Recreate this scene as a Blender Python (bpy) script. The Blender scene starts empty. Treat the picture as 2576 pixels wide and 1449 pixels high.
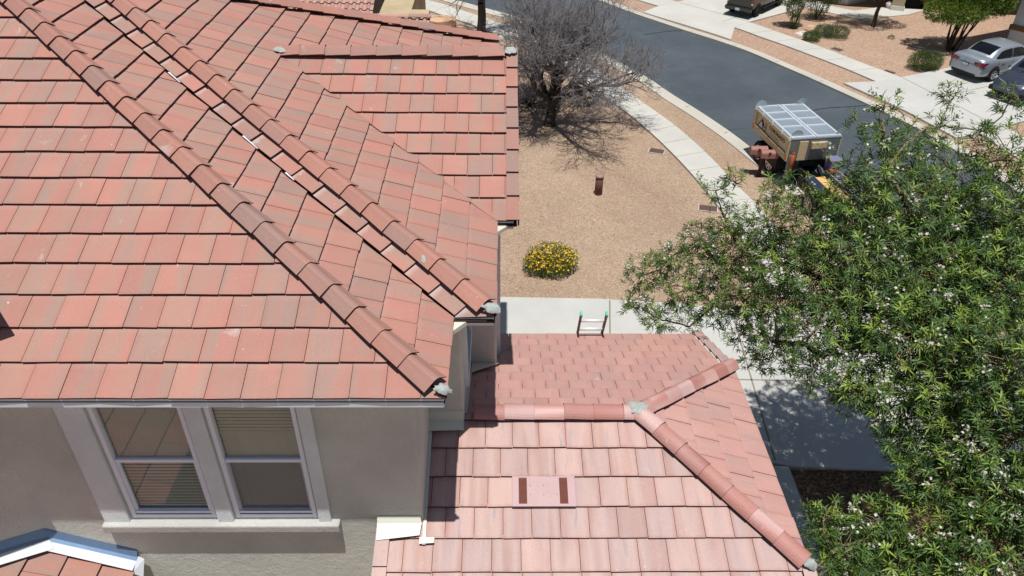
import bpy, math, random
import numpy as np
from mathutils import Vector, Matrix
R_=math.radians
random.seed(7); rng=np.random.default_rng(11)
# ------------------------------------------------------------------ camera
scene=bpy.context.scene
CAM=np.array([.46698,-4.95750,4.72129])
_p,_r,_y=R_(35.4927),R_(-.70642),R_(1.01993)
_f=np.array([math.sin(_y)*math.cos(_p),math.cos(_y)*math.cos(_p),-math.sin(_p)])
_x=np.array([math.cos(_y),-math.sin(_y),0.]); _d=np.cross(_f,_x)
_X=math.cos(_r)*_x+math.sin(_r)*_d; _D=-math.sin(_r)*_x+math.cos(_r)*_d
cd=bpy.data.cameras.new('camera'); cam=bpy.data.objects.new('camera',cd); scene.collection.objects.link(cam)
cd.sensor_width=36; cd.lens=1948.753/2576*36; cd.clip_start=.05; cd.clip_end=800
mw=Matrix.Identity(4)
for i in range(3): mw[i][0]=_X[i]; mw[i][1]=-_D[i]; mw[i][2]=-_f[i]; mw[i][3]=CAM[i]
cam.matrix_world=mw; scene.camera=cam
def ray(x,y): return _X*((x-1288)/1948.753)+_D*((y-724.5)/1948.753)+_f
def at_z(x,y,z): d=ray(x,y); return CAM+d*(z-CAM[2])/d[2]      # survey helpers: point of the photo on a level plane
def at_d(x,y,D): return CAM+ray(x,y)*D                          # ... or at a distance in metres
# ------------------------------------------------------------------ world, sun, exposure
S=np.array([.012,-.197,.98]); S/=np.linalg.norm(S)
w=bpy.data.worlds.new('World'); scene.world=w; w.use_nodes=True
nt=w.node_tree; bg=nt.nodes['Background']; sk=nt.nodes.new('ShaderNodeTexSky'); sk.sky_type='NISHITA'; sk.sun_disc=False
sk.sun_elevation=math.asin(S[2]); sk.sun_rotation=math.pi; sk.air_density=1.0; sk.dust_density=.6; sk.ozone_density=1.
nt.links.new(sk.outputs[0],bg.inputs[0]); bg.inputs[1].default_value=.064
sl=bpy.data.lights.new('sun','SUN'); sl.energy=4.9; sl.angle=R_(.5); sl.color=(1,.985,.955)
so=bpy.data.objects.new('sun',sl); scene.collection.objects.link(so)
so.rotation_euler=Vector(S).to_track_quat('Z','Y').to_euler(); so.location=(0,-5,30)
vs=scene.view_settings; vs.view_transform='Standard'; vs.look='None'; vs.exposure=.04; vs.gamma=1
# ------------------------------------------------------------------ materials
def mat(name,rough=.8,spec=.5,metal=0.):
    m=bpy.data.materials.new(name); m.use_nodes=True; b=m.node_tree.nodes['Principled BSDF']
    b.inputs['Roughness'].default_value=rough; b.inputs['Specular IOR Level'].default_value=spec; b.inputs['Metallic'].default_value=metal
    return m,m.node_tree.nodes,m.node_tree.links,b
def lin(c): return tuple(((v/255)/12.92 if v/255<=.04045 else ((v/255+.055)/1.055)**2.4) for v in c)+(1,)
def node(n,t,**k):
    o=n.new(t)
    for a,v in k.items(): setattr(o,a,v)
    return o
def ramp(n,stops):
    r=n.new('ShaderNodeValToRGB'); cr=r.color_ramp
    while len(cr.elements)>1: cr.elements.remove(cr.elements[-1])
    cr.elements[0].position=stops[0][0]; cr.elements[0].color=stops[0][1]
    for p,c in stops[1:]:
        e=cr.elements.new(p); e.color=c
    return r
def noise(n,l,vec,scale,detail=4,rough=.55,dist=0):
    t=n.new('ShaderNodeTexNoise'); t.inputs['Scale'].default_value=scale; t.inputs['Detail'].default_value=detail; t.inputs['Roughness'].default_value=rough; t.inputs['Distortion'].default_value=dist
    if vec is not None: l.new(vec,t.inputs['Vector'])
    return t.outputs['Fac']
def mixc(n,l,fac,a,b,mode='MIX'):
    x=n.new('ShaderNodeMix'); x.data_type='RGBA'; x.blend_type=mode
    for s,v in ((0,fac),(6,a),(7,b)):
        if hasattr(v,'is_output') or isinstance(v,bpy.types.NodeSocket): l.new(v,x.inputs[s])
        else: x.inputs[s].default_value=v
    return x.outputs[2]
def maprange(n,l,v,a,b,c,d):
    x=n.new('ShaderNodeMapRange'); l.new(v,x.inputs[0])
    for i,q in enumerate((a,b,c,d)): x.inputs[i+1].default_value=q
    return x.outputs[0]
def bump(n,l,b,h,strength,dist=.01):
    x=n.new('ShaderNodeBump'); x.inputs['Strength'].default_value=strength; x.inputs['Distance'].default_value=dist
    l.new(h,x.inputs['Height']); l.new(x.outputs[0],b.inputs['Normal'])
def flat(name,c,rough=.7,spec=.4,metal=0.,var=.12,scale=6,bmp=0):
    m,n,l,b=mat(name,rough,spec,metal); tc=n.new('ShaderNodeTexCoord').outputs['Object']
    f=noise(n,l,tc,scale,5,.6); f2=noise(n,l,tc,scale*9,3,.6)
    f=mixc(n,l,.4,f,f2)
    lo=tuple(v*(1-var) for v in c[:3])+(1,); hi=tuple(min(1,v*(1+var)) for v in c[:3])+(1,)
    r=ramp(n,[(.3,lo),(.7,hi)]); l.new(f,r.inputs[0]); l.new(r.outputs[0],b.inputs['Base Color'])
    if bmp: bump(n,l,b,f2,bmp)
    return m
def tile_mat(name,cols,streak,speck,rough,spec,marks=0.,coat=0.,edge=.5,edgec=(.86,.76,.72,1),bloom=.12):
    m,n,l,b=mat(name,rough,spec)
    uv=n.new('ShaderNodeUVMap'); uv.uv_map='uv'
    at=n.new('ShaderNodeAttribute'); at.attribute_name='rnd'
    sep=n.new('ShaderNodeSeparateXYZ'); l.new(uv.outputs[0],sep.inputs[0])
    mu=node(n,'ShaderNodeMath',operation='MULTIPLY'); mu.inputs[1].default_value=61.; l.new(at.outputs['Fac'],mu.inputs[0])
    def stretched(su,sv,off=0):
        a=node(n,'ShaderNodeMath',operation='MULTIPLY'); a.inputs[1].default_value=su; l.new(sep.outputs[0],a.inputs[0])
        c=node(n,'ShaderNodeMath',operation='MULTIPLY'); c.inputs[1].default_value=sv; l.new(sep.outputs[1],c.inputs[0])
        cb=n.new('ShaderNodeCombineXYZ'); l.new(a.outputs[0],cb.inputs[0]); l.new(c.outputs[0],cb.inputs[1])
        ad=node(n,'ShaderNodeMath',operation='ADD'); ad.inputs[1].default_value=off; l.new(mu.outputs[0],ad.inputs[0]); l.new(ad.outputs[0],cb.inputs[2])
        return cb.outputs[0]
    f=noise(n,l,stretched(streak,streak*.12),1,2,.5,.3)
    r=ramp(n,cols); l.new(f,r.inputs[0]); c=r.outputs[0]
    # the tone of each tile
    pt=ramp(n,[(0,(.93,.95,.96,1)),(.35,(.98,.99,1.,1)),(.6,(1.01,1,.99,1)),(1,(1.07,1.05,1.04,1))]); l.new(at.outputs['Fac'],pt.inputs[0])
    c=mixc(n,l,1.,c,pt.outputs[0],'MULTIPLY')
    fine=noise(n,l,stretched(90,70,3),1,3,.7)
    fr=ramp(n,[(.25,(1-speck,)*3+(1,)),(.75,(1+speck,)*3+(1,))]); l.new(fine,fr.inputs[0])
    c=mixc(n,l,1.,c,fr.outputs[0],'MULTIPLY')
    # broad weathering across the roof
    br=noise(n,l,uv.outputs[0],1.3,5,.6); bb=ramp(n,[(.3,(.94,.95,.96,1)),(.7,(1.06,1.04,1.03,1))]); l.new(br,bb.inputs[0])
    c=mixc(n,l,1.,c,bb.outputs[0],'MULTIPLY')
    # pale lime bloom and grey runs
    bl=maprange(n,l,noise(n,l,stretched(3.5,2.2,17),1,4,.7,.5),.66,.80,0,.6); c=mixc(n,l,bl,c,lin((196,188,182)))
    if marks:
        mk=maprange(n,l,noise(n,l,stretched(20,2.2,29),1,2,.5,.2),.63,.78,0,marks); c=mixc(n,l,mk,c,lin((128,128,138)))
    cu=n.new('ShaderNodeUVMap'); cu.uv_map='cell'; cs_=n.new('ShaderNodeSeparateXYZ'); l.new(cu.outputs[0],cs_.inputs[0])
    def edge_(o_):
        a=node(n,'ShaderNodeMath',operation='SUBTRACT'); a.inputs[1].default_value=.5; l.new(cs_.outputs[o_],a.inputs[0]); c_=node(n,'ShaderNodeMath',operation='ABSOLUTE'); l.new(a.outputs[0],c_.inputs[0]); return c_.outputs[0]
    wob=noise(n,l,stretched(14,5,41),1,3,.6); ea=node(n,'ShaderNodeMath',operation='ADD'); l.new(edge_(0),ea.inputs[0]); ws=node(n,'ShaderNodeMath',operation='MULTIPLY_ADD'); ws.inputs[1].default_value=.22; ws.inputs[2].default_value=-.11; l.new(wob,ws.inputs[0]); l.new(ws.outputs[0],ea.inputs[1])
    c=mixc(n,l,maprange(n,l,ea.outputs[0],.34,.52,0,edge),c,mixc(n,l,1.,c,edgec,'MULTIPLY'))
    lowr=node(n,'ShaderNodeMath',operation='ADD'); l.new(cs_.outputs[1],lowr.inputs[0]); l.new(ws.outputs[0],lowr.inputs[1])
    c=mixc(n,l,maprange(n,l,lowr.outputs[0],.10,.0,0,edge*.8),c,mixc(n,l,1.,c,edgec,'MULTIPLY'))
    c=mixc(n,l,maprange(n,l,lowr.outputs[0],.80,1.0,0,bloom),c,lin((200,196,194)))
    dots=maprange(n,l,noise(n,l,stretched(30,30,9),1,1,.4),.79,.84,0,.7); c=mixc(n,l,dots,c,lin((225,205,190)))
    l.new(c,b.inputs['Base Color'])
    bump(n,l,b,fine,.25,.004)
    if coat: b.inputs['Coat Weight'].default_value=coat; b.inputs['Coat Roughness'].default_value=.45
    return m
T_UP=tile_mat('terracotta_tile',[(.26,lin((167,120,107))),(.42,lin((169,120,107))),(.52,lin((163,124,110))),(.60,lin((154,126,114))),(.68,lin((163,121,109))),(.85,lin((171,124,110)))],3.4,.10,.75,.3,edge=.35,bloom=.08)
T_CUT=tile_mat('faded_cut_tile',[(.26,lin((167,120,107))),(.42,lin((169,120,107))),(.52,lin((163,124,110))),(.60,lin((154,126,114))),(.68,lin((163,121,109))),(.85,lin((171,124,110)))],3.4,.10,.75,.3,edge=.3,bloom=.42)
T_LO=tile_mat('pink_glare_tile',[(.28,lin((166,132,122))),(.44,lin((180,152,143))),(.56,lin((173,146,140))),(.68,lin((169,135,126))),(.85,lin((182,156,148)))],3.6,.13,.5,.4,marks=.6,edge=.8,edgec=(.86,.70,.66,1),bloom=.0)  # pink finish paled further: sun and sky glare put into the tile colour
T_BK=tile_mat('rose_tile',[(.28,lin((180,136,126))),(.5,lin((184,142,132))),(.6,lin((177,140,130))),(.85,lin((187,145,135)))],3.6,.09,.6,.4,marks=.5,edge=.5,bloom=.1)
T_CAP=tile_mat('ridge_cap_tile',[(.30,lin((159,115,101))),(.46,lin((164,118,104))),(.60,lin((152,119,108))),(.68,lin((147,119,109))),(.8,lin((163,117,104)))],1.3,.13,.75,.3)
T_CAPL=tile_mat('bloomed_cap_tile',[(.3,lin((156,104,94))),(.5,lin((172,126,117))),(.62,lin((192,160,154))),(.8,lin((166,116,106)))],2.4,.16,.62,.35)
EDGE=flat('tile_edge',lin((84,46,40)),.9,.2,var=.25,scale=30)
def stucco(name,c,sc=1.):
    m,n,l,b=mat(name,.92,.2); tc=n.new('ShaderNodeTexCoord').outputs['Object']
    f=noise(n,l,tc,1.1,5,.6); g=noise(n,l,tc,60*sc,6,.65); h=noise(n,l,tc,14*sc,4,.6,1.2)
    a=tuple(v*.86 for v in c[:3])+(1,); d=tuple(min(1,v*1.1) for v in c[:3])+(1,)
    r=ramp(n,[(.3,a),(.7,d)]); l.new(f,r.inputs[0])
    c2=mixc(n,l,.55,r.outputs[0],mixc(n,l,1.,r.outputs[0],ramp_out(n,l,g,[(.3,(.8,.8,.8,1)),(.7,(1.15,1.15,1.15,1))]),'MULTIPLY'))
    l.new(c2,b.inputs['Base Color']); tr_=noise(n,l,tc,5.5*sc,3,.5,1.6); bump(n,l,b,mixc(n,l,.35,mixc(n,l,.45,g,h),tr_),.8,.03); return m
def ramp_out(n,l,f,st):
    r=ramp(n,st); l.new(f,r.inputs[0]); return r.outputs[0]
STUC=stucco('tan_stucco',lin((203,204,193))); STUC2=stucco('beige_stucco',lin((178,160,130))); STUCG=stucco('grey_stucco',lin((184,190,190)))
TRIM=stucco('pale_trim_stucco',lin((226,232,232)),1.6); SILL=stucco('sill_stucco',lin((186,184,178)),1.6)  # one trim stucco split: sill darkened for its sun, trim lightened for shade
FASC=flat('painted_fascia',lin((220,228,232)),.6,.4,var=.06)
VINYL=flat('white_vinyl',lin((232,236,244)),.4,.5,var=.03)
BROWN=flat('brown_trim',lin((112,84,56)),.8,.3)
CREAM=flat('cream_flashing',lin((206,204,188)),.5,.5,var=.05,scale=3)
STEEL=flat('galvanised_flashing',lin((120,146,176)),.34,.6,metal=.6,var=.12,scale=2)
APRON=flat('white_metal_apron',lin((206,210,214)),.45,.5,var=.06,scale=2)
MORT=flat('grey_mortar',lin((164,168,162)),.95,.2,var=.3,scale=22,bmp=.6)
DECK=flat('roof_deck',lin((58,42,36)),.95,.1)
VENT=flat('painted_vent',lin((172,144,142)),.5,.45,metal=.1,var=.08,scale=5)
VENTB=flat('vent_louvre',lin((112,62,50)),.6,.4,var=.2,scale=60)
def glass(name,c,alpha):
    m=bpy.data.materials.new(name); m.use_nodes=True; n=m.node_tree.nodes; l=m.node_tree.links; n.clear()
    o=n.new('ShaderNodeOutputMaterial'); g=n.new('ShaderNodeBsdfGlossy'); g.inputs['Roughness'].default_value=.03
    t=n.new('ShaderNodeBsdfTransparent'); t.inputs[0].default_value=c
    lw=n.new('ShaderNodeLayerWeight'); lw.inputs[0].default_value=.5; pw=n.new('ShaderNodeMath'); pw.operation='POWER'; pw.inputs[1].default_value=3; l.new(lw.outputs['Facing'],pw.inputs[0]); fr=n.new('ShaderNodeMath'); fr.operation='MULTIPLY_ADD'; fr.inputs[1].default_value=.85; fr.inputs[2].default_value=.08; l.new(pw.outputs[0],fr.inputs[0]); x=n.new('ShaderNodeMixShader')
    l.new(fr.outputs[0],x.inputs[0]); l.new(t.outputs[0],x.inputs[1]); l.new(g.outputs[0],x.inputs[2]); l.new(x.outputs[0],o.inputs[0]); return m
GLASS=glass('window_glass',(.86,.9,.88,1),.5)
BLIND=flat('window_blind',lin((206,198,174)),.8,.3,var=.05); ROOM_DARK=flat('dark_room_backing',lin((44,40,38)),.8,.3,var=.08)
DARK=flat('dark_interior',lin((26,26,28)),.9,.2)
SCREEN,_n,_l,_b=mat('insect_screen',.8,.3); _b.inputs['Base Color'].default_value=lin((128,126,136)); _b.inputs['Alpha'].default_value=.2
def gravel(name,a,b_,c,sc,patch):
    m,n,l,b=mat(name,.95,.15); tc=n.new('ShaderNodeTexCoord').outputs['Object']
    v=n.new('ShaderNodeTexVoronoi'); v.inputs['Scale'].default_value=sc; l.new(tc,v.inputs['Vector'])
    sp=n.new('ShaderNodeSeparateColor'); l.new(v.outputs['Color'],sp.inputs[0])
    r=ramp_out(n,l,sp.outputs[0],[(0,a),(.5,b_),(1,c)])
    big=noise(n,l,tc,.38,7,.72,.6); r=mixc(n,l,1.,r,ramp_out(n,l,big,[(.3,patch),(.7,(1.1,1.08,1.04,1))]),'MULTIPLY')
    g=noise(n,l,tc,9,6,.75); r=mixc(n,l,1.,r,ramp_out(n,l,g,[(.3,(.84,.83,.82,1)),(.7,(1.13,1.13,1.12,1))]),'MULTIPLY')
    st=maprange(n,l,noise(n,l,tc,26,3,.7,2.),.60,.70,0,.5); r=mixc(n,l,st,r,tuple(min(1,q*1.25) for q in c[:3])+(1,))
    l.new(r,b.inputs['Base Color']); bump(n,l,b,v.outputs['Distance'],.9,.02); return m
GRAV=gravel('dry_yard_gravel',lin((150,128,110)),lin((170,149,129)),lin((187,167,146)),46,(.84,.77,.74,1))
GRAVP=gravel('pink_landscape_gravel',lin((144,117,99)),lin((168,142,123)),lin((186,161,141)),34,(.92,.88,.86,1))
SOIL=gravel('dark_soil',lin((70,54,40)),lin((98,76,56)),lin((130,106,80)),26,(.8,.8,.8,1))
RIVER=gravel('pale_river_stones',lin((140,130,124)),lin((186,176,168)),lin((214,208,202)),9,(.9,.9,.9,1))
def concrete(name,c,jx=0):
    m,n,l,b=mat(name,.9,.25); tc=n.new('ShaderNodeTexCoord').outputs['Object']
    f=noise(n,l,tc,.7,7,.65); g=noise(n,l,tc,40,4,.7); s=noise(n,l,tc,2.2,6,.75,.8)
    r=ramp_out(n,l,f,[(.3,tuple(v*.9 for v in c[:3])+(1,)),(.7,tuple(min(1,v*1.06) for v in c[:3])+(1,))])
    r=mixc(n,l,maprange(n,l,s,.6,.8,0,.35),r,tuple(v*.7 for v in c[:3])+(1,))
    r=mixc(n,l,1.,r,ramp_out(n,l,g,[(.3,(.95,.95,.95,1)),(.7,(1.05,1.05,1.05,1))]),'MULTIPLY')
    l.new(r,b.inputs['Base Color']); bump(n,l,b,g,.2,.004); return m
CONC=concrete('pale_concrete',lin((184,181,172))); CONC2=concrete('kerb_concrete',lin((180,175,162))); CONC3=concrete('driveway_concrete',lin((180,178,172)))
JOINT=flat('concrete_joint',lin((130,124,112)),.95,.1)
m,n,l,b=mat('asphalt',.93,.2); tc=n.new('ShaderNodeTexCoord').outputs['Object']
f=noise(n,l,tc,55,4,.8); g=noise(n,l,tc,.35,6,.65,.6); h=noise(n,l,tc,3,6,.7)
r=ramp_out(n,l,g,[(.3,lin((67,74,79))),(.7,lin((80,87,92)))]); r=mixc(n,l,1.,r,ramp_out(n,l,f,[(.3,(.8,.8,.8,1)),(.7,(1.2,1.2,1.2,1))]),'MULTIPLY')
r=mixc(n,l,1.,r,ramp_out(n,l,h,[(.3,(.93,.93,.93,1)),(.7,(1.06,1.06,1.06,1))]),'MULTIPLY')
l.new(r,b.inputs['Base Color']); bump(n,l,b,f,.4,.006); ASPH=m
TAR=flat('tar_crack_sealant',lin((44,47,50)),.6,.4)
def leafmat(name,c1,c2,c3,trans=.35,rough=.45):
    m=bpy.data.materials.new(name); m.use_nodes=True; n=m.node_tree.nodes; l=m.node_tree.links; b=n['Principled BSDF']; b.inputs['Roughness'].default_value=rough; b.inputs['Specular IOR Level'].default_value=.4
    at=n.new('ShaderNodeAttribute'); at.attribute_name='rnd'
    c=ramp_out(n,l,at.outputs['Fac'],[(0,c1),(.55,c2),(1,c3)]); l.new(c,b.inputs['Base Color'])
    t=n.new('ShaderNodeBsdfTranslucent'); l.new(mixc(n,l,.5,c,(.25,.4,.03,1)),t.inputs[0]); x=n.new('ShaderNodeMixShader'); x.inputs[0].default_value=trans
    o=n['Material Output']; l.new(b.outputs[0],x.inputs[1]); l.new(t.outputs[0],x.inputs[2]); l.new(x.outputs[0],o.inputs[0]); return m
LEAF=leafmat('willow_leaf',(.020,.052,.013,1),(.072,.142,.030,1),(.27,.36,.06,1),.2)
LEAFD=leafmat('dark_shrub_leaf',(.03,.055,.015,1),(.06,.095,.025,1),(.11,.15,.04,1),.2)
LEAFB=leafmat('bright_tree_leaf',(.05,.09,.015,1),(.11,.17,.025,1),(.20,.28,.04,1),.3)
LEAFO=leafmat('oleander_leaf',(.05,.08,.02,1),(.09,.14,.035,1),(.20,.22,.09,1),.25)
LEAFG=leafmat('grey_green_leaf',(.06,.08,.05,1),(.10,.13,.07,1),(.20,.20,.16,1),.2)
PETAL=leafmat('white_petal',(.52,.45,.40,1),(.66,.61,.55,1),(.78,.75,.67,1),.3)
YPET=leafmat('yellow_petal',(.72,.38,.015,1),(.82,.50,.02,1),(.86,.60,.05,1),.2)
BARK=flat('dark_bark',lin((70,60,50)),.95,.1,var=.35,scale=14,bmp=.6)
BARKG=flat('grey_bark',lin((70,64,60)),.95,.1,var=.35,scale=12,bmp=.5)
TWIG=flat('grey_twig',lin((126,122,122)),.95,.1,var=.25,scale=10)
TWIG2=flat('green_brown_twig',lin((128,116,84)),.9,.2,var=.25,scale=10)
# ------------------------------------------------------------------ mesh helpers
C=scene.collection
class MB:
    def __init__(s): s.v=[]; s.f=[]; s.m=[]; s.r=[]; s.uv=[]; s.sm=[]; s.u2=[]
    def add(s,vs,fs,mi=0,r=0.,uvs=None,smooth=False,u2=None):
        o=len(s.v); s.v+=[tuple(map(float,p)) for p in vs]
        for k,f in enumerate(fs):
            s.f.append([o+i for i in f]); s.m.append(mi[k] if isinstance(mi,(list,tuple)) else mi); s.r.append(r); s.sm.append(smooth)
            s.u2+= [u2[i] for i in f] if u2 else [(.5,.5)]*len(f)
            s.uv+= [uvs[i] for i in f] if uvs else [(vs[i][0],vs[i][1]) for i in f]
    def box(s,a,b,mi=0,r=0.):
        x0,y0,z0=a; x1,y1,z1=b
        v=[(x0,y0,z0),(x1,y0,z0),(x1,y1,z0),(x0,y1,z0),(x0,y0,z1),(x1,y0,z1),(x1,y1,z1),(x0,y1,z1)]
        s.add(v,[(0,3,2,1),(4,5,6,7),(0,1,5,4),(1,2,6,5),(2,3,7,6),(3,0,4,7)],mi,r)
    def obox(s,c,ux,uy,uz,hx,hy,hz,mi=0,r=0.):
        c=np.array(c,float); ux,uy,uz=[np.array(q,float)/np.linalg.norm(q) for q in (ux,uy,uz)]
        v=[c+ux*hx*a+uy*hy*b+uz*hz*d for a,b,d in ((-1,-1,-1),(1,-1,-1),(1,1,-1),(-1,1,-1),(-1,-1,1),(1,-1,1),(1,1,1),(-1,1,1))]
        s.add(v,[(0,3,2,1),(4,5,6,7),(0,1,5,4),(1,2,6,5),(2,3,7,6),(3,0,4,7)],mi,r)
    def bar(s,a,b,w,h,mi=0,up=(0,0,1)):
        a=np.array(a,float); b=np.array(b,float); t=b-a; L=np.linalg.norm(t); t/=L; sd=np.cross(t,up)
        if np.linalg.norm(sd)<1e-6: sd=np.array([1.,0,0])
        sd/=np.linalg.norm(sd); u=np.cross(sd,t); s.obox((a+b)/2,t,sd,u,L/2,w/2,h/2,mi)
    def tube(s,pts,rad,n=8,mi=0,cap=True,r=0.):
        pts=[np.array(p,float) for p in pts]; rad=rad if isinstance(rad,(list,tuple,np.ndarray)) else [rad]*len(pts)
        vs=[]; fs=[]; pu=None
        for i,p in enumerate(pts):
            t=(pts[min(i+1,len(pts)-1)]-pts[max(i-1,0)]); t=t/(np.linalg.norm(t)+1e-9)
            u=np.cross(t,(0,0,1) if abs(t[2])<.9 else (1,0,0)) if pu is None else pu-t*np.dot(pu,t)
            u=u/np.linalg.norm(u); pu=u; w_=np.cross(t,u)
            for k in range(n): a=2*math.pi*k/n; vs.append(p+(u*math.cos(a)+w_*math.sin(a))*rad[i])
        for i in range(len(pts)-1):
            for k in range(n): k2=(k+1)%n; fs.append((i*n+k,i*n+k2,(i+1)*n+k2,(i+1)*n+k))
        if cap: fs.append(tuple(range(n-1,-1,-1))); fs.append(tuple(range((len(pts)-1)*n,len(pts)*n)))
        s.add(vs,fs,mi,r,smooth=True)
    def prism(s,poly,z0,z1,mi=0,r=0.):
        n=len(poly); v=[(p[0],p[1],z0) for p in poly]+[(p[0],p[1],z1) for p in poly]
        s.add(v,[tuple(range(n-1,-1,-1)),tuple(range(n,2*n))]+[(i,(i+1)%n,n+(i+1)%n,n+i) for i in range(n)],mi,r)
    def slab(s,poly3,th,mi=0,r=0.,n=None):   # polygon in space thickened along -n
        P=[np.array(p,float) for p in poly3]; k=len(P)
        if n is None: n=np.cross(P[1]-P[0],P[2]-P[0])
        n=np.array(n,float)/np.linalg.norm(n)
        v=P+[p-n*th for p in P]
        s.add(v,[tuple(range(k)),tuple(range(2*k-1,k-1,-1))]+[((i+1)%k,i,k+i,k+(i+1)%k) for i in range(k)],mi,r)
ORG={}
def build(name,mb,mats,parent=None,org=None,bevel=0):
    if org is None: org=ORG.get(parent.name,(0,0,0)) if parent is not None else (0,0,0)
    me=bpy.data.meshes.new(name); o=np.array(org)
    me.from_pydata([tuple(np.array(p)-o) for p in mb.v],[],mb.f)
    for x in mats: me.materials.append(x)
    me.polygons.foreach_set('material_index',mb.m); me.polygons.foreach_set('use_smooth',mb.sm)
    a=me.attributes.new('rnd','FLOAT','FACE'); a.data.foreach_set('value',mb.r)
    u=me.uv_layers.new(name='uv'); u.data.foreach_set('uv',np.array(mb.uv,dtype=np.float32).ravel())
    u=me.uv_layers.new(name='cell'); u.data.foreach_set('uv',np.array(mb.u2,dtype=np.float32).ravel())
    me.update()
    ob=bpy.data.objects.new(name,me); C.objects.link(ob); ORG[ob.name]=tuple(org)
    if parent is not None: ob.parent=parent
    if bevel:
        md=ob.modifiers.new('bevel','BEVEL'); md.width=bevel; md.segments=2; md.limit_method='ANGLE'; md.angle_limit=R_(35)
    return ob
def thing(name,label,cat,loc=(0,0,0),rot=0,scale=1,group=None,local=False):
    o=bpy.data.objects.new(name,None); C.objects.link(o); ORG[o.name]=(0,0,0) if local else tuple(loc); o.empty_display_size=.3
    o.location=loc; o.rotation_euler=(0,0,rot); o.scale=(scale,)*3; return tag(o,label,cat,group)
def tag(o,label,cat,group=None,kind=None):
    o['label']=label; o['category']=cat
    if group: o['group']=group
    if kind: o['kind']=kind
    return o
def struct(o): o['kind']='structure'; return o
def lab(o,t): o['label']=t; return o
def smoothpoly(P,n=6):
    P=[np.array(p,float) for p in P]; out=[]
    for i in range(len(P)-1):
        p0=P[max(i-1,0)];p1=P[i];p2=P[i+1];p3=P[min(i+2,len(P)-1)]
        for k in range(n):
            t=k/n; out.append(.5*((2*p1)+(-p0+p2)*t+(2*p0-5*p1+4*p2-p3)*t*t+(-p0+3*p1-3*p2+p3)*t**3))
    out.append(P[-1]); return np.array(out)
def resample(P,n):
    d=np.r_[0,np.cumsum(np.linalg.norm(np.diff(P,axis=0),axis=1))]; t=np.linspace(0,d[-1],n)
    return np.stack([np.interp(t,d,P[:,k]) for k in range(P.shape[1])],1)
# ================================================================== THE HOUSE
ZG=-6.2
HO=(-3.,4.,ZG)
house=thing('house','large tan stucco house in the foreground with terracotta hip roofs and a pink lower roof','house',HO)
M_,G_,E_,A_,B_=.4167,1.1354,.3551,.4297,1.1708
TW=.314
def clip(poly,hp):
    a,b,c=hp; out=[]
    for i in range(len(poly)):
        p,q=poly[i],poly[(i+1)%len(poly)]; dp=a*p[0]+b*p[1]-c; dq=a*q[0]+b*q[1]-c
        if dp<=0: out.append(p)
        if (dp<0<dq) or (dq<0<dp): t=dp/(dp-dq); out.append((p[0]+(q[0]-p[0])*t,p[1]+(q[1]-p[1])*t))
    return out
def tiles(mb,O,u,v,hps,k0,k1,umin,umax,off=None,e=E_,mi=0,skip=None,seed=1,lift=0.):
    """flat interlocking tiles, each a slab of its own, cut to the half planes hps (in u,v)"""
    rr=random.Random(seed); O=np.array(O,float); u=np.array(u,float); v=np.array(v,float); n=np.cross(u,v)
    for k in range(k0,k1):
        o=off(k) if off else (k%2)*TW/2
        j0=int(math.floor((umin-o)/TW))-1; j1=int(math.ceil((umax-o)/TW))+1
        for j in range(j0,j1):
            a=o+j*TW+.0025; b=a+TW-.005; rd=rr.random(); dv=rr.uniform(-.004,.004); dh=rr.uniform(-.0025,.0025)+lift; tl=rr.uniform(-.0015,.0015); sk=rr.uniform(-.003,.003)
            if skip and skip(k,j,a,b): continue
            v0=k*e+dv; v1=k*e+e+.05
            P=[(a,v0-sk),(b,v0+sk),(b,v1),(a,v1)]
            for hp in hps: 
                P=clip(P,hp)
                if len(P)<3: break
            if len(P)<3: continue
            ar=.5*abs(sum(P[i][0]*P[(i+1)%len(P)][1]-P[(i+1)%len(P)][0]*P[i][1] for i in range(len(P))))
            if ar<.0015: continue
            ht=lambda p:(-.032*(p[1]-k*e)/e)+dh+tl*(p[0]-a)/TW
            top=[O+u*p[0]+v*p[1]+n*ht(p) for p in P]; bot=[O+u*p[0]+v*p[1]+n*(ht(p)-.026) for p in P]
            m=len(P); ro=rr.random()*30
            cel=[((p[0]-a)/(b-a),(p[1]-k*e)/e) for p in P]
            mb.add(top+bot,[tuple(range(m)),tuple(range(2*m-1,m-1,-1))]+[((i+1)%m,i,m+i,m+(i+1)%m) for i in range(m)],[mi,1]+[1]*m,rd,[(p[0]+ro,p[1]) for p in P]*2,u2=cel*2)
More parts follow.
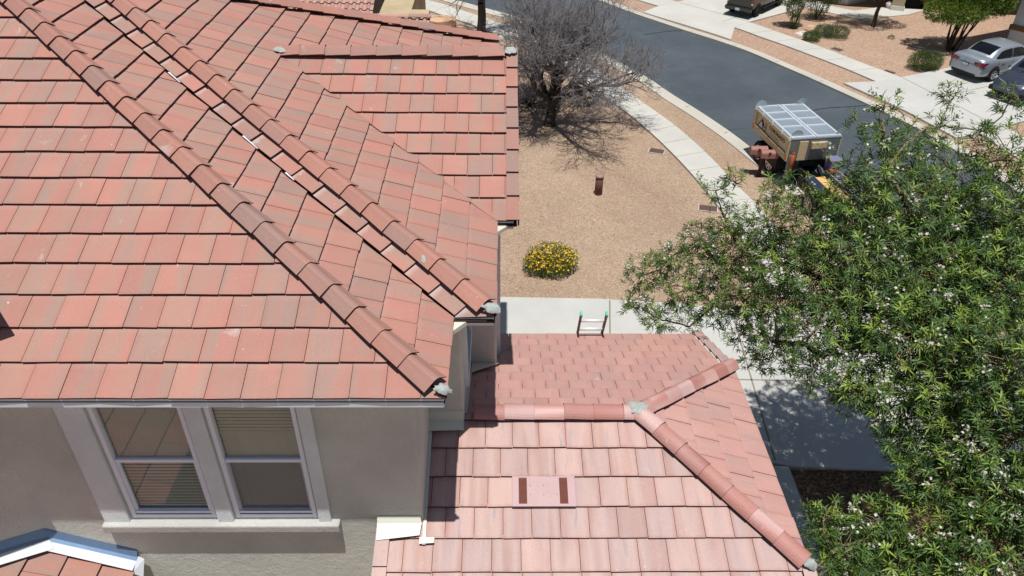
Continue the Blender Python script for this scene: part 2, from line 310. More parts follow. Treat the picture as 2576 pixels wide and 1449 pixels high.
def caps(mb,P0,P1,expo=.36,hw=.138,drop=.082,crest=.094,round_=False,mi=0,seed=3,taper=.86,first=0.,rise=.022):
    """overlapping ridge caps from P0 (lower / first end) to P1"""
    rr=random.Random(seed); P0=np.array(P0,float); P1=np.array(P1,float); t=P1-P0; L=np.linalg.norm(t); t/=L
    sd=np.cross(t,(0,0,1)); sd/=np.linalg.norm(sd); up=np.cross(sd,t)
    if round_:
        pr=[(math.sin(q)*hw,-drop*(1-math.cos(q))/(1-math.cos(1.25))) for q in np.linspace(-1.25,1.25,11)]; pr=[(x/math.sin(1.25),z) for x,z in pr]
    else: pr=[(-hw,-drop),(-.052,-.022),(-.03,-.006),(0,0),(.03,-.006),(.052,-.022),(hw,-drop)]
    n=len(pr); s=-first
    while s<L-.05:
        s1=min(s+expo+.07,L+.02); rd=rr.random(); yaw=rr.uniform(-.006,.006); vs=[]; uvs=[]; hh=rr.uniform(-.003,.003); wv=rr.uniform(.97,1.03)
        for (q,sc,h) in ((s,1.,rise),(s1,taper,0.)):
            for th in (0,-.016):
                for (x,z) in pr:
                    vs.append(P0+t*q+sd*(x*sc*wv+yaw*(1 if q==s else -1))+up*(crest+z*(1.02 if th==0 else .96)+th+h+hh)); uvs.append((x+rd*20,q))
        f=[];mm=[]
        for i in range(n-1):
            f.append((i,i+1,2*n+i+1,2*n+i)); mm.append(mi)
            f.append((n+i+1,n+i,3*n+i,3*n+i+1)); mm.append(1)
            f.append((i+1,i,n+i,n+i+1)); mm.append(1)
            f.append((2*n+i,2*n+i+1,3*n+i+1,3*n+i)); mm.append(1)
        f.append((0,2*n,3*n,n)); mm.append(1); f.append((n-1,2*n-1,4*n-1,3*n-1)); mm.append(1)
        mb.add(vs,f,mm,rd,uvs); s+=expo
def patch(mb,c,rx,ry,h,n=(0,0,1),seed=0,mi=0):
    rr=random.Random(seed); n=np.array(n,float)/np.linalg.norm(n); a=np.cross(n,(0,1,0)); a/=np.linalg.norm(a); b=np.cross(n,a); vs=[];fs=[]
    rx*=.85; ry*=.85; K=22; rings=5; rad=[rr.uniform(.78,1.15) for _ in range(K)]
    for j in range(rings):
        q=1-j/rings
        for k in range(K):
            t=2*math.pi*k/K; rk=(rad[k]*q**.8)
            vs.append(np.array(c)+a*math.cos(t)*rx*rk+b*math.sin(t)*ry*rk+n*(h*(1-q**2)+rr.uniform(-.15,.15)*h*(j>0)))
    vs.append(np.array(c)+n*h)
    for j in range(rings-1):
        for k in range(K): k2=(k+1)%K; fs.append((j*K+k,j*K+k2,(j+1)*K+k2,(j+1)*K+k))
    for k in range(K): fs.append(((rings-1)*K+k,(rings-1)*K+(k+1)%K,rings*K))
    mb.add(vs,fs,mi,rr.random(),smooth=True)
G3_=1.53; cM=1/math.sqrt(1+M_*M_); m2=M_/G_; c2=1/math.sqrt(1+m2*m2)
up=MB()
offs=[-.2311,-.9817,-1.1160,-1.5683,-1.7264,-2.2211,-2.6917,-3.1633,-3.3227,-3.7698,-3.9484,-4.4261,-4.9473,-5.1507]
oP1=lambda k: offs[k] if 0<=k<14 else (k%2)*TW/2
VX=(1,0,0); VV=(0,cM,cM*M_)
tiles(up,(0,0,0),VX,VV,[(1,G_*cM,-.03),(0,1,5.6/cM)],0,17,-8.4,.2,oP1,seed=5)
# side slope behind the first hip
tiles(up,(0,0,0),(0,1,0),(-c2,0,c2*m2),[(-1,c2/G_,-.02),(G_,-c2,G_*B_-.01)],0,18,-.2,7.,lambda k:.08+(k%2)*TW/2+.03*((k*7)%3),seed=6)
# narrow front strip between valley and second hip
hv=np.array([-G_,1,M_]); hv=hv/np.linalg.norm(hv); n3=np.array([0,-M_,1])*cM; hu=np.cross(hv,n3); uh=float(np.dot([A_,0,0],hu))
tiles(up,(0,B_,0),hu,hv,[(-1,0,-.012),(1,0,uh-.02),(-hu[1],-hv[1],0.0)],-1,22,-.01,.3,lambda k:-.006,e=.372,mi=2,seed=7,lift=.014)
# long side slope, up to the far hip
tiles(up,(A_,0,0),(0,1,0),(-c2,0,c2*m2),[(-G_,c2,-G_*B_-.03),(1,c2/G3_,9.74)],0,17,1,9.9,lambda k:.21+(k%2)*TW/2+.04*((k*5)%3),seed=8)
# gable with its ridge square to the side slope
GY0,GYR=3.045,5.74
tiles(up,(0,GY0,0),VX,VV,[(-1,-G_*cM,-A_+.02),(0,1,(GYR-GY0)/cM),(1,0,.545)],0,9,-3.2,.6,lambda k:.36+(k%2)*TW/2,seed=9,lift=.006)
tiles(up,(0,2*GYR-GY0,0),(-1,0,0),(0,-cM,cM*M_),[(1,-G_*cM,-A_+.02),(0,1,(GYR-GY0)/cM),(-1,0,.545)],0,9,-.6,3.2,seed=10)
MN=2.333/4.17; cN=1/math.sqrt(1+MN*MN); tiles(up,(0,9.77,0),(-1,0,0),(0,-cN,cN*MN),[(-1,G3_*cN,A_),(0,1,4.17/cN)],0,13,-.5,8.4,seed=12)
roof=build('roof',up,[T_UP,EDGE,T_CUT],house); lab(roof,'upper terracotta flat-tile roof with faded streaks')
# decking under the tiles
dk=MB(); z_=-.062
def P(x,y,z): return (x,y,z+z_)
zr=M_*5.6
dk.slab([P(-8.4,.02,0),P(-.02,.02,0),P(-G_*5.6,5.6,zr),P(-8.4,5.6,zr)],.03,n=(0,-M_,1))
dk.slab([P(-.02,0.02,0),P(-.02,B_+.02,0),P(-G_*4.95,6.12,G_*4.95*m2),P(-G_*5.6,5.6,zr)],.03,n=(m2,0,1))
yy=6.07; xx=A_-G_*(yy-B_); zz=M_*(yy-B_)
dk.slab([P(-.02,B_,0),P(A_-.02,B_,0),P(xx,yy,zz),P(xx-A_,yy,zz)],.03,n=(0,-M_,1))
dk.slab([P(A_-.02,B_,0),P(A_-.02,9.75,0),P(xx,yy,zz)],.03,n=(m2,0,1))
gz=M_*(GYR-GY0); gx=A_-G_*(GYR-GY0)
dk.slab([P(A_,GY0,0),P(.66,GY0,0),P(.66,GYR,gz),P(gx,GYR,gz)],.03,n=(0,-M_,1))
dk.slab([P(.66,2*GYR-GY0,0),P(A_,2*GYR-GY0,0),P(gx,GYR,gz),P(.66,GYR,gz)],.03,n=(0,M_,1))
dk.slab([P(A_,9.75,0),P(-8.4,9.75,0),P(-8.4,5.6,zr),P(-G_*5.6,5.6,zr),P(xx,yy,zz)],.03,n=(0,M_,1))
# soffits
dk_=dk; build('roof_deck',dk,[DECK],house); dk=MB()
sz=-.119
dk.prism([(-8.4,.05),(-.03,.05),(-.03,B_+.06),(A_-.03,B_+.06),(A_-.03,9.7),(-8.4,9.7)],sz-.012,sz)
dk.prism([(A_-.03,GY0+.06),(.62,GY0+.06),(.62,2*GYR-GY0-.06),(A_-.03,2*GYR-GY0-.06)],sz-.0125,sz-.0005)
build('soffit',dk,[FASC],house)
# ridge and hip caps
def caprow(parent,mats,*a,**k):
    m_=MB(); caps(m_,*a,**k); return build('ridge_cap_row',m_,mats,parent)
def mortar(parent,*a,**k):
    m_=MB(); patch(m_,*a,**k); return build('mortar_patch',m_,[MORT],parent)
hd=np.array([-G_,1,M_])
caprow(roof,[T_CAP,EDGE],np.array([0,0,0])+hd*.10,np.array([0,0,0])+hd*5.6,expo=.352,seed=21)
caprow(roof,[T_CAP,EDGE],np.array([A_,B_,0])+hd*.10,np.array([A_,B_,0])+hd*4.95,expo=.352,seed=22)
h3=np.array([-G3_,-1,m2*G3_]); caprow(roof,[T_CAP,EDGE],np.array([A_,9.75,0])+h3*.05,np.array([A_,9.75,0])+h3*3.75,expo=.352,seed=23)
caprow(roof,[T_CAP,EDGE],(.50,GYR,gz-.015),(gx+.05,GYR,gz-.015),expo=.352,hw=.13,drop=.085,crest=.085,seed=24,taper=.9)
# rake tiles on the gable end: flat top and a leg down the face
def rake(mb,P0,v,e,nrow,x0,x1,leg,sx=1,seed=1):
    rr=random.Random(seed); v=np.array(v,float); v/=np.linalg.norm(v); nrm=np.cross((1,0,0),v); nrm=nrm/np.linalg.norm(nrm); nrm=nrm if nrm[2]>0 else -nrm
    for k in range(nrow):
        rd=rr.random(); a=np.array(P0)+v*(k*e); b=a+v*(e+.04); dx=rr.uniform(-.004,.004)
        def pt(base,x,h): return np.array([x+dx,base[1],base[2]])+nrm*h
        h0,h1=.040,.008; t=.018
        for (X0,X1,T0,T1) in ((x0,x1,0,-t),):
            vs=[pt(a,X0,h0),pt(a,X1,h0),pt(b,X1,h1),pt(b,X0,h1),pt(a,X0,h0-t),pt(a,X1,h0-t),pt(b,X1,h1-t),pt(b,X0,h1-t)]
            f=[(0,1,2,3),(7,6,5,4),(1,0,4,5),(3,2,6,7),(0,3,7,4),(2,1,5,6)]
            if np.dot(np.cross(vs[1]-vs[0],vs[2]-vs[0]),nrm)<0: f=[q[::-1] for q in f]
            mb.add(vs,f,[0,1,1,1,1,0],rd,[(q[0]+rd*9,q[1]) for q in vs])
            xo=x1 if sx>0 else x0; xi=xo-sx*t
            vs=[pt(a,xi,h0-t),pt(a,xo,h0-t),pt(b,xo,h1-t),pt(b,xi,h1-t),pt(a,xi,h0-leg),pt(a,xo,h0-leg),pt(b,xo,h1-leg),pt(b,xi,h1-leg)]
            mb.add(vs,f,[1,1,1,1,0,0],rd,[(q[0]+rd*9,q[2]) for q in vs])
def rakerow(parent,mats,*a):
    m_=MB(); rake(m_,*a); return build('rake_tile_row',m_,mats,parent)
rakerow(roof,[T_CAP,EDGE],(0,GY0-.02,0),(0,cM,cM*M_),.372,8,.535,.69,.12,1,31)
rakerow(roof,[T_CAP,EDGE],(0,2*GYR-GY0+.02,0),(0,-cM,cM*M_),.372,8,.535,.69,.12,1,32)
# mortar at hip ends
mortar(roof,(-.035,.035,.075),.10,.06,.032,(.3,-.4,.9),1); mortar(roof,(A_-.05,B_+.03,.085),.12,.07,.03,(.3,-.4,.9),2); mortar(roof,(gx+.05,GYR-.02,gz+.03),.14,.10,.035,(0,-.1,1),4); mortar(roof,(.60,GYR-.03,gz+.045),.10,.12,.03,(0,-.15,1),5)
mortar(roof,(A_+.02,9.72,.05),.09,.08,.06,(0,0,1),7)
mortar(roof,np.array([A_,B_,.0])+hd*.62+np.array([-.06,-.06,.065]),.035,.075,.012,(-.3,-.45,.85),8)
# fascia
fa=MB()
def fas(p,q,h=.105,t=.03,z=-.028):
    p=np.array(p,float);q=np.array(q,float); fa.bar((p[0],p[1],z-h/2),(q[0],q[1],z-h/2),t,h)
fas((-8.4,.04),(-.03,.04)); fas((-.045,.058),(-.045,B_+.04)); fas((-.03,B_+.04),(A_-.03,B_+.04)); fas((A_-.045,B_+.058),(A_-.045,GY0+.03)); fas((A_-.03,GY0+.045),(.62,GY0+.045))
a_=np.array([.605,GY0+.06,-.10]); b_=np.array([.605,GYR,gz-.10]); fa.bar(a_,b_,.03,.09); c_=np.array([.605,2*GYR-GY0-.06,-.10]); fa.bar(c_,b_,.03,.09)
fas((-.03,9.7),(-8.4,9.7))
lab(build('fascia',fa,[FASC],house),'grey painted fascia board under the tiles')
# eave-end blocks at the jogs, where cream trim shows beside the tiles
for (x,y,s) in ((-.0,B_-.02,1),(A_,GY0-.02,1)):
    eb=MB(); eb.slab([(x-.012,y-.13,-.07),(x+.13,y+.035,-.07),(x-.012,y+.035,-.07)],.05,n=(0,0,1)); build('eave_end_block',eb,[CREAM],house)
for (t0,t1,o_) in ((1.6,1.7,.0),(2.02,2.2,.004),(3.0,3.16,.0)):
    va=MB(); a=np.array([0,B_,0])+hd*t0; b=np.array([0,B_,0])+hd*t1; w_=np.array([.022,.026,0]); q=np.array([-.012,-.012,.016+o_]); va.slab([a-w_*.1+q,a+w_*.2+q,b+w_*.5+q,b-w_*.2+q],.003,n=(0,0,1)); lab(build('valley_flashing',va,[APRON],house),'sliver of white valley metal showing beside the cut tiles')
# ---- walls
XW1,XW2,XW3,YW1,YW2,YW3=-.37,.04,.41,.45,1.62,3.45
wl=MB(); ZT=-.14
W=[(-3.47,-2.61),(-2.36,-1.53)]; WZ0,WZ1=-2.13,-.50; TH=.12
def rect(x0,x1,z0,z1): 
    wl.add([(x0,YW1,z0),(x1,YW1,z0),(x1,YW1,z1),(x0,YW1,z1)],[(0,1,2,3)])
rect(-8.4,W[0][0],ZG,ZT); rect(W[0][1],W[1][0],WZ0,WZ1); rect(W[1][1],XW1-.04,ZG,ZT); rect(W[0][0],W[1][1],ZG,WZ0); rect(W[0][0],W[1][1],WZ1,ZT)
for (x0,x1) in W:
    wl.add([(x0,YW1,WZ0),(x0,YW1+TH,WZ0),(x0,YW1+TH,WZ1),(x0,YW1,WZ1),(x1,YW1,WZ0),(x1,YW1+TH,WZ0),(x1,YW1+TH,WZ1),(x1,YW1,WZ1)],[(0,1,2,3),(7,6,5,4),(0,4,5,1),(3,2,6,7)])
# rounded corner and the stepped side
r=.04; arc=[(XW1-r+r*math.sin(t),YW1+r-r*math.cos(t)) for t in np.linspace(0,math.pi/2,6)]
side=arc+[(XW1,YW2)]+[(XW2-r+r*math.sin(t),YW2+r-r*math.cos(t)) for t in np.linspace(0,math.pi/2,5)]+[(XW2,YW3)]+[(XW3-r+r*math.sin(t),YW3+r-r*math.cos(t)) for t in np.linspace(0,math.pi/2,5)]+[(XW3,9.3),(-8.4,9.3),(-8.4,YW1)]
for i in range(len(side)-1):
    p,q=side[i],side[i+1]; wl.add([(p[0],p[1],ZG),(q[0],q[1],ZG),(q[0],q[1],ZT),(p[0],p[1],ZT)],[(0,1,2,3)],smooth=False)
# gable end wall
wl.add([(XW3+.001,GY0+.4,ZT-.02),(XW3+.001,2*GYR-GY0-.4,ZT-.02),(XW3+.001,GYR,gz-.12)],[(0,1,2)])
wall=build('wall',wl,[STUC],house)
# side windows and their trims on the stepped walls
sw=MB(); sw.box((XW2,1.95,-1.55),(XW2+.04,2.06,-.2)); sw.box((XW2,2.9,-1.55),(XW2+.04,3.0,-.2)); sw.box((XW2,1.95,-1.66),(XW2+.05,3.0,-1.551))
sw.box((XW3,4.0,-3.0),(XW3+.05,4.12,-.2)); sw.box((XW3,5.2,-3.0),(XW3+.05,5.32,-.2)); sw.box((XW3,4.0,-3.13),(XW3+.06,5.32,-3.001))
build('window_trim',sw,[TRIM],house)
sg=MB(); sg.box((XW2-.02,2.06,-1.55),(XW2+.006,2.9,-.2)); sg.box((XW3-.02,4.12,-3.0),(XW3+.006,5.2,-.2)); lab(build('window',sg,[DARK],house),'dark window on the side wall')
# front windows
tr=MB(); y0,y1=YW1-.045,YW1+.002
tr.box((-3.785,y0,-2.21),(-3.515,y1,-.16)); tr.box((-2.57,y0,-2.21),(-2.40,y1,-.16)); tr.box((-1.49,y0,-2.21),(-1.355,y1,-.16)); tr.box((-3.514,y0+.003,-.44),(-1.491,y1,-.16))
# thin inner returns of the trim
lab(build('window_trim',tr,[TRIM],house,bevel=.012),'pale stucco trim round the twin windows')
si=MB(); si.box((-3.80,YW1-.105,-2.32),(-1.265,YW1+.02,-2.205)); lab(build('window_sill',si,[SILL],house,bevel=.018),'thick pale stucco sill below the twin windows')
for wi,(x0,x1) in enumerate(W):
    fr=MB(); yo=YW1+.005; yi=YW1+.075; t=.045; zm=-1.32
    fr.box((x0-.02,yo-.012,WZ0-.05),(x0+t-.02,yi,WZ1)); fr.box((x1-t+.02,yo-.012,WZ0-.05),(x1+.02,yi,WZ1)); fr.box((x0+t-.019,yo-.01,WZ0-.05),(x1-t+.019,yi,WZ0+.0)); fr.box((x0+t-.019,yo-.01,WZ1-.03),(x1-t+.019,yi,WZ1))
    fr.box((x0+t-.02,yo+.012,zm-.022),(x1-t+.02,yi-.005,zm+.022))
    s=.028; z0=WZ0+.001; fr.box((x0+t-.019,yo+.001,z0),(x1-t+.019,yi-.02,z0+.04))
    fr.box((x0+t-.019,yo+.014,z0+.041),(x0+t+s-.02,yi-.02,zm-.023)); fr.box((x1-t-s+.02,yo+.014,z0+.041),(x1-t+.019,yi-.02,zm-.023))
    win=build('window',fr,[VINYL],house,bevel=.004)
    for (ya,za,zb2) in ((yo+.045,z0+.03,zm),(yo+.04,zm,WZ1-.02)):
        pn=MB(); pn.add([(x0+t-.015,ya,za),(x1-t+.015,ya,za),(x1-t+.015,ya,zb2),(x0+t-.015,ya,zb2)],[(0,1,2,3)]); build('pane',pn,[GLASS],win)
    bl=MB(); nb=34 if wi else 33
    for q in range(nb):
        z=WZ0+.03+(WZ1-WZ0-.05)*q/nb; tilt=.011 if wi==0 else .006
        bl.obox(((x0+x1)/2,YW1+.095,z),(1,0,0),(0,.6,.8),(0,.8,-.6),(x1-x0)/2-.02,((.0235 if z>zm else .0125) if wi==0 else (.0140 if z>-.95 else .0165)),.0012)
    for xx_ in (x0+.16,x1-.16): bl.bar((xx_,YW1+.078,WZ0),(xx_,YW1+.078,WZ1),.003,.003)
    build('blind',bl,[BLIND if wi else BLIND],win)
    bk=MB(); bk.box((x0-.05,YW1+.2,WZ0-.05),(x1+.05,YW1+.22,WZ1+.05)); build('room_dark_sheet',bk,[ROOM_DARK],win)  # dark sheet behind the slats, the unlit room put into its colour
    if wi==1: sc=MB(); sc.box((x0+t-.01,yo+.006,z0+.04),(x1-t+.01,yo+.008,zm-.02)); build('insect_screen',sc,[SCREEN],win)
# ---- lower side roof
y3,z3,xh,m3,g2=-.0652,-2.4250,3.7722,.30595,.9392
c3=1/math.sqrt(1+m3*m3); YR=1.735; ZR=z3+m3*(YR-y3)
lo=MB()
lof=[-.5674,-.1313,-.3003,-.1619,.2919,.13]
oL=lambda k: lof[k] if 0<=k<6 else -.40
VL=(0,c3,c3*m3); VENTX=(.598,1.300); vk=None
skipv=lambda k,j,a,b:(k==2 and b>.60 and a<1.29 and (a+b)/2>.58 and (a+b)/2<1.31)
tiles(lo,(0,y3,z3),VX,VL,[(-1,0,.725),(1,g2*c3,xh-.02),(0,1,(YR-y3)/c3),],0,6,-.9,3.9,oL,seed=41)
tiles(lo,(0,y3,z3),VX,VL,[(-1,0,.725),(1,0,3.66),(0,1,0.02)],-2,0,-.9,3.9,lambda k:-.40+(k%2)*TW/2,seed=42)
lower=build('roof',lo,[T_LO,EDGE],house); lab(lower,'glare-tinted pink tile slope of the lower side roof')
m4=.45; c4=1/math.sqrt(1+m4*m4); YB,ZB=5.12,ZR-.45*(5.12-YR)
bk=MB()
tiles(bk,(0,YB,ZB),(-1,0,0),(0,-c4,c4*m4),[(-1,c4*.967,YB*.967-YR*.967+2.12),(-1,0,3.68),(0,1,(YB-YR)/c4)],0,11,-3.9,.2,lambda k:.03+(k%2)*TW/2,seed=43)
# east slope
Pa=np.array([2.115,YR,ZR]); Pf=np.array([xh,y3,z3]); Pb=np.array([3.84,3.505,ZR-.45*(3.505-YR)])
uu=(Pb-Pf); uu/=np.linalg.norm(uu); nn=np.cross(uu,Pa-Pf); nn/=np.linalg.norm(nn); nn=nn if nn[2]>0 else -nn; vv=np.cross(nn,uu)
if np.dot(vv,Pa-Pf)<0: vv=-vv
def uvof(q): d=np.array(q)-Pf; return np.dot(d,uu),np.dot(d,vv)
ua,va=uvof(Pa); ub,vb=uvof(Pb)
# half planes of the triangle
def hp2(p,q,inside):
    a=q[1]-p[1]; b=-(q[0]-p[0]); c=a*p[0]+b*p[1]
    if a*inside[0]+b*inside[1]>c: a,b,c=-a,-b,-c
    return (a,b,c)
cen=((ua+ub)/3,va/3)
tiles(bk,Pf,uu,vv,[hp2((0,0),(ua,va),cen),hp2((ub,0),(ua,va),cen)],0,7,-.3,4,lambda k:.1+(k%2)*TW/2,seed=44)
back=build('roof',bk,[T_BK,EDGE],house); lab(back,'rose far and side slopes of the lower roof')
dl=MB(); q=.065
dl.slab([(-.86,y3-.68,z3-.68*m3-q),(3.74,y3-.68,z3-.68*m3-q),(3.74,y3,z3-q),(2.11,YR,ZR-q),(-.0,YR,ZR-q),(-.86,YW1,z3+m3*(YW1-y3)-q)],.05,n=(0,-m3,1))
dl.slab([(.0,YR,ZR-q),(2.11,YR,ZR-q),(3.72,3.4,ZR-.45*(3.4-YR)-q),(3.72,YB-.02,ZB-q),(.0,YB-.02,ZB-q)],.05,n=(0,m4,1))
dl.slab([Pf-nn*q,Pb-nn*q,Pa-nn*q],.05,n=nn)
build('roof_deck',dl,[DECK],house)
caprow(lower,[T_CAPL,EDGE],(.16,YR,ZR-.02),(2.12,YR,ZR-.02),expo=.355,hw=.125,drop=.085,crest=.09,round_=True,seed=51,taper=.95)
d_=Pa-Pf; caprow(lower,[T_CAPL,EDGE],Pf+d_*.045,Pa,expo=.345,hw=.125,drop=.09,crest=.10,round_=True,seed=52,taper=.93)
d_=Pa-Pb; caprow(lower,[T_CAPL,EDGE],Pb+d_*.02,Pa,expo=.33,hw=.125,drop=.09,crest=.10,seed=53,taper=.93,rise=.012)
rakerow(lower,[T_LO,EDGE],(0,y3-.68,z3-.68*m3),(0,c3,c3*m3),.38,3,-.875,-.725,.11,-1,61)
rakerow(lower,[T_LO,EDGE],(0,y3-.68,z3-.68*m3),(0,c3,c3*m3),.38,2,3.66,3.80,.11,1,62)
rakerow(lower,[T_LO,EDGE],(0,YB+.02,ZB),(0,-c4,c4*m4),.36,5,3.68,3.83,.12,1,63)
mortar(lower,Pa+np.array([.0,.0,.075]),.15,.13,.035,(0,-.05,1),9); mortar(lower,Pf+(Pa-Pf)*.02+np.array([0,.0,.05]),.10,.08,.06,(.3,-.3,.9),12)
# roof vent set in the third course
vt=MB(); L0=np.array([0,y3,z3]); VLn=np.array([0,-m3*c3,c3]); VLv=np.array(VL)
def lp(x,s,h): return L0+np.array([x,0,0])+VLv*s+VLn*h
s0,s1=2*E_-.012,3*E_-.004
h0,h1=.03,.006
vt.slab([lp(.598,s0,h0),lp(1.306,s0,h0),lp(1.306,s1,h1),lp(.598,s1,h1)],.03,n=VLn)
for (bx,bs) in ((.80,.84),(.95,.84),(1.10,.84),(.95,.95),(.80,.95)):
    c=lp(bx,bs,.028); vt.tube([c,c+VLn*.004],.006,6)
vent=build('roof_vent',vt,[VENT],house,bevel=.006); lab(vent,'flat pink metal vent with two louvred strips')
for x0 in (.672,1.128):
    lv=MB()
    vt0=lp(x0,s0+.03,.0)
    for k in range(22):
        s=s0+.035+k*.0138; hh=h0+(h1-h0)*(s-s0)/(s1-s0)
        lv.slab([lp(x0,s,hh+.006),lp(x0+.092,s,hh+.006),lp(x0+.092,s+.008,hh+.001),lp(x0,s+.008,hh+.001)],.004,n=VLn)
    s=s0+.03; e_=s0+.345; lv.slab([lp(x0,s,h0+.0015-.024*.09),lp(x0+.092,s,h0+.0015-.024*.09),lp(x0+.092,e_,h1+.0027),lp(x0,e_,h1+.0027)],.003,n=VLn)
    build('louvre',lv,[VENTB],vent)
# flashings
fl=MB()
def lz(y): return z3+m3*(y-y3)
fl.slab([(-.86,.235,lz(.235)+.035),(-.40,.28,lz(.28)+.045),(-.385,.40,lz(.40)+.055),(-.865,.40,lz(.40)+.055)],.004,n=(0,-m3,1))
fl.slab([(-.865,.40,lz(.40)+.056),(-.385,.40,lz(.40)+.056),(-.40,.444,lz(.40)+.12),(-.865,.444,lz(.40)+.12)],.004,n=(0,-1,.3))
fl.slab([(-.40,.20,lz(.20)+.03),(-.24,.21,lz(.21)+.03),(-.24,.27,lz(.27)+.025),(-.40,.27,lz(.27)+.03)],.004,n=(0,-m3,1))
fl.slab([(-.369,.2,lz(.2)+.02),(-.335,.2,lz(.2)+.02),(-.335,1.5,lz(1.5)+.02),(-.369,1.5,lz(1.5)+.02)],.004,n=(0,-m3,1))
fl.slab([(-.37,1.46,lz(1.46)+.05),(.04,1.47,lz(1.47)+.05),(.03,1.585,lz(1.585)+.06),(-.37,1.585,lz(1.585)+.06)],.004,n=(0,-m3,1))
fl.slab([(-.37,1.585,lz(1.585)+.061),(.03,1.585,lz(1.585)+.061),(.03,1.615,lz(1.6)+.17),(-.37,1.615,lz(1.6)+.17)],.004,n=(0,-1,.2))
def bz(y): return ZR-m4*(y-YR)
fl.slab([(.06,3.05,bz(3.05)+.05),(.06,3.44,bz(3.44)+.06),(.44,3.44,bz(3.44)+.06),(.30,3.3,bz(3.3)+.05)],.004,n=(0,m4,1))
fl.slab([(XW2+.002,1.7,bz(1.75)+.03),(XW2+.03,1.7,bz(1.75)+.03),(XW2+.03,3.44,bz(3.44)+.03),(XW2+.002,3.44,bz(3.44)+.03)],.004,n=(0,m4,1))
lab(build('flashing',fl,[CREAM],house),'cream painted metal flashing where the wall meets the lower roof')
# walls under the lower roof
w2=MB(); w2.prism([(-.50,.47),(3.38,.47),(3.38,4.72),(-.3,4.72)],ZG,-3.42); w2.prism([(-.50,.471),(3.379,.471),(3.379,3.3),(-.3,3.3)],-3.42,-2.68)
build('wall',w2,[STUC],house)
ff=MB(); ff.bar((-.1,YB-.04,ZB-.10),(3.66,YB-.04,ZB-.10),.03,.12); ff.bar((3.70,.0,-2.57),(3.70,3.4,-2.73),.03,.10); ff.bar((-.86,y3-.66,z3-.68*m3-.11),(3.74,y3-.66,z3-.68*m3-.11),.03,.12)
build('fascia',ff,[FASC],house)
# ---- small gabled porch roof, lower left
px,pz,pm=-4.49,-2.50,.42; cpx=1/math.sqrt(1+pm*pm); yb=.43; ex=.90; bx2,by2=-6.3,-1.10
# angled bay wall left of the small roof
by=MB(); by.prism([(px,YW1+.002),(bx2,by2),(-8.4,by2),(-8.4,YW1+.002)],ZG,ZT-.02); build('bay_wall',by,[STUC],house)
by=MB(); by.slab([(-4.35,-.02,-.07),(-6.1,-1.62,-.07),(-8.4,-1.62,-.07),(-8.4,.1,-.07),(-4.4,.1,-.07)],.08,n=(0,0,1)); build('bay_eave',by,[FASC],house)
po=MB(); v0=px+ex
dl_=hp2((YW1-.03,(v0-px)/cpx+.03),(by2-.03,(v0-bx2)/cpx+.03),(.0,.2))
tiles(po,(px+ex,0,pz-pm*ex),(0,1,0),(-cpx,0,cpx*pm),[(1,0,yb),dl_],0,9,-2.2,.5,lambda k:[.13,.27,.01,.16][k%4],seed=71)
porch=build('roof',po,[T_UP,EDGE],house); lab(porch,'small terracotta side roof below the twin windows')
pd=MB(); pd.slab([(px+ex-.03,yb,pz-.06-pm*(ex-.03)),(px,yb,pz-.06),(bx2,by2,pz-.06+pm*(px-bx2)),(bx2,-2.6,pz-.06+pm*(px-bx2)),(px+ex-.03,-2.6,pz-.06-pm*(ex-.03))],.05,n=(pm,0,1)); build('roof_deck',pd,[DECK],house)
pd=MB(); pd.prism([(px+ex-.35,-2.4),(px+ex-.35,YW1-.02),(px-.02,YW1-.02),(bx2,by2-.01),(bx2,-2.4)],ZG,pz-.55); build('wall',pd,[STUC],house)
pf=MB(); a=np.array([px,yb,pz]); b=np.array([px+ex-.01,yb,pz-pm*(ex-.01)]); nE=(pm,0,1)
pf.slab([a+(.01,-.175,.035),b+(0,-.185,.035),b+(0,-.062,.035),a+(0,-.062,.035)],.004,0,n=nE)
c=np.array([bx2,by2,pz+pm*(px-bx2)]); dd=(c-a); dn=np.array([.62,-.70,-.62*pm]); dn=dn/np.linalg.norm(dn)
pf.slab([a+dn*.06+(0,0,.045),a+dn*.19+(0,0,.045),c+dn*.19+(0,0,.045),c+dn*.06+(0,0,.045)],.004,0,n=nE)
u_=MB()
u_.slab([a+(0,-.062,.037),b+(0,-.062,.037),b+(0,-.03,.06),a+(0,-.03,.06)],.004,0,n=(pm,-.4,1)); u_.slab([a+(0,-.03,.061),b+(0,-.03,.061),b+(0,.012,.13),a+(0,.012,.13)],.004,0,n=(0,-1,.5))
u_.slab([a+dn*.06+(0,0,.047),c+dn*.06+(0,0,.047),c+dn*.03+(0,0,.06),a+dn*.03+(0,0,.06)],.004,0,n=nE); u_.slab([a+dn*.03+(0,0,.061),c+dn*.03+(0,0,.061),c-dn*.012+(0,0,.14),a-dn*.012+(0,0,.14)],.004,0,n=(.6,-.7,.5))
pf.slab([(px+ex-.02,yb-.19,pz-pm*ex+.0),(px+ex+.06,yb-.16,pz-pm*ex-.12),(px+ex+.055,yb-.02,pz-pm*ex+.02),(px+ex,yb-.02,pz-pm*ex+.07)],.004,n=(.7,-.3,.6))
lab(build('flashing',pf,[APRON],house),'bright white apron flashing on the small side roof'); lab(build('flashing',u_,[STEEL],house),'bluish galvanised flashing against the wall above the small side roof')
# neighbouring wing at the left, out of the frame: its overhanging gable peak throws the dark corner on the tiles
wg=MB(); wg.slab([(-3.96,.47,.86),(-4.6,1.15,1.1),(-6.5,1.15,1.5),(-6.5,.05,1.2),(-4.7,.08,.92)],.05,n=(0,0,1)); wg.box((-6.4,.3,-.1),(-5.2,1.0,1.15))
build('dormer_roof',wg,[T_CAP],house)
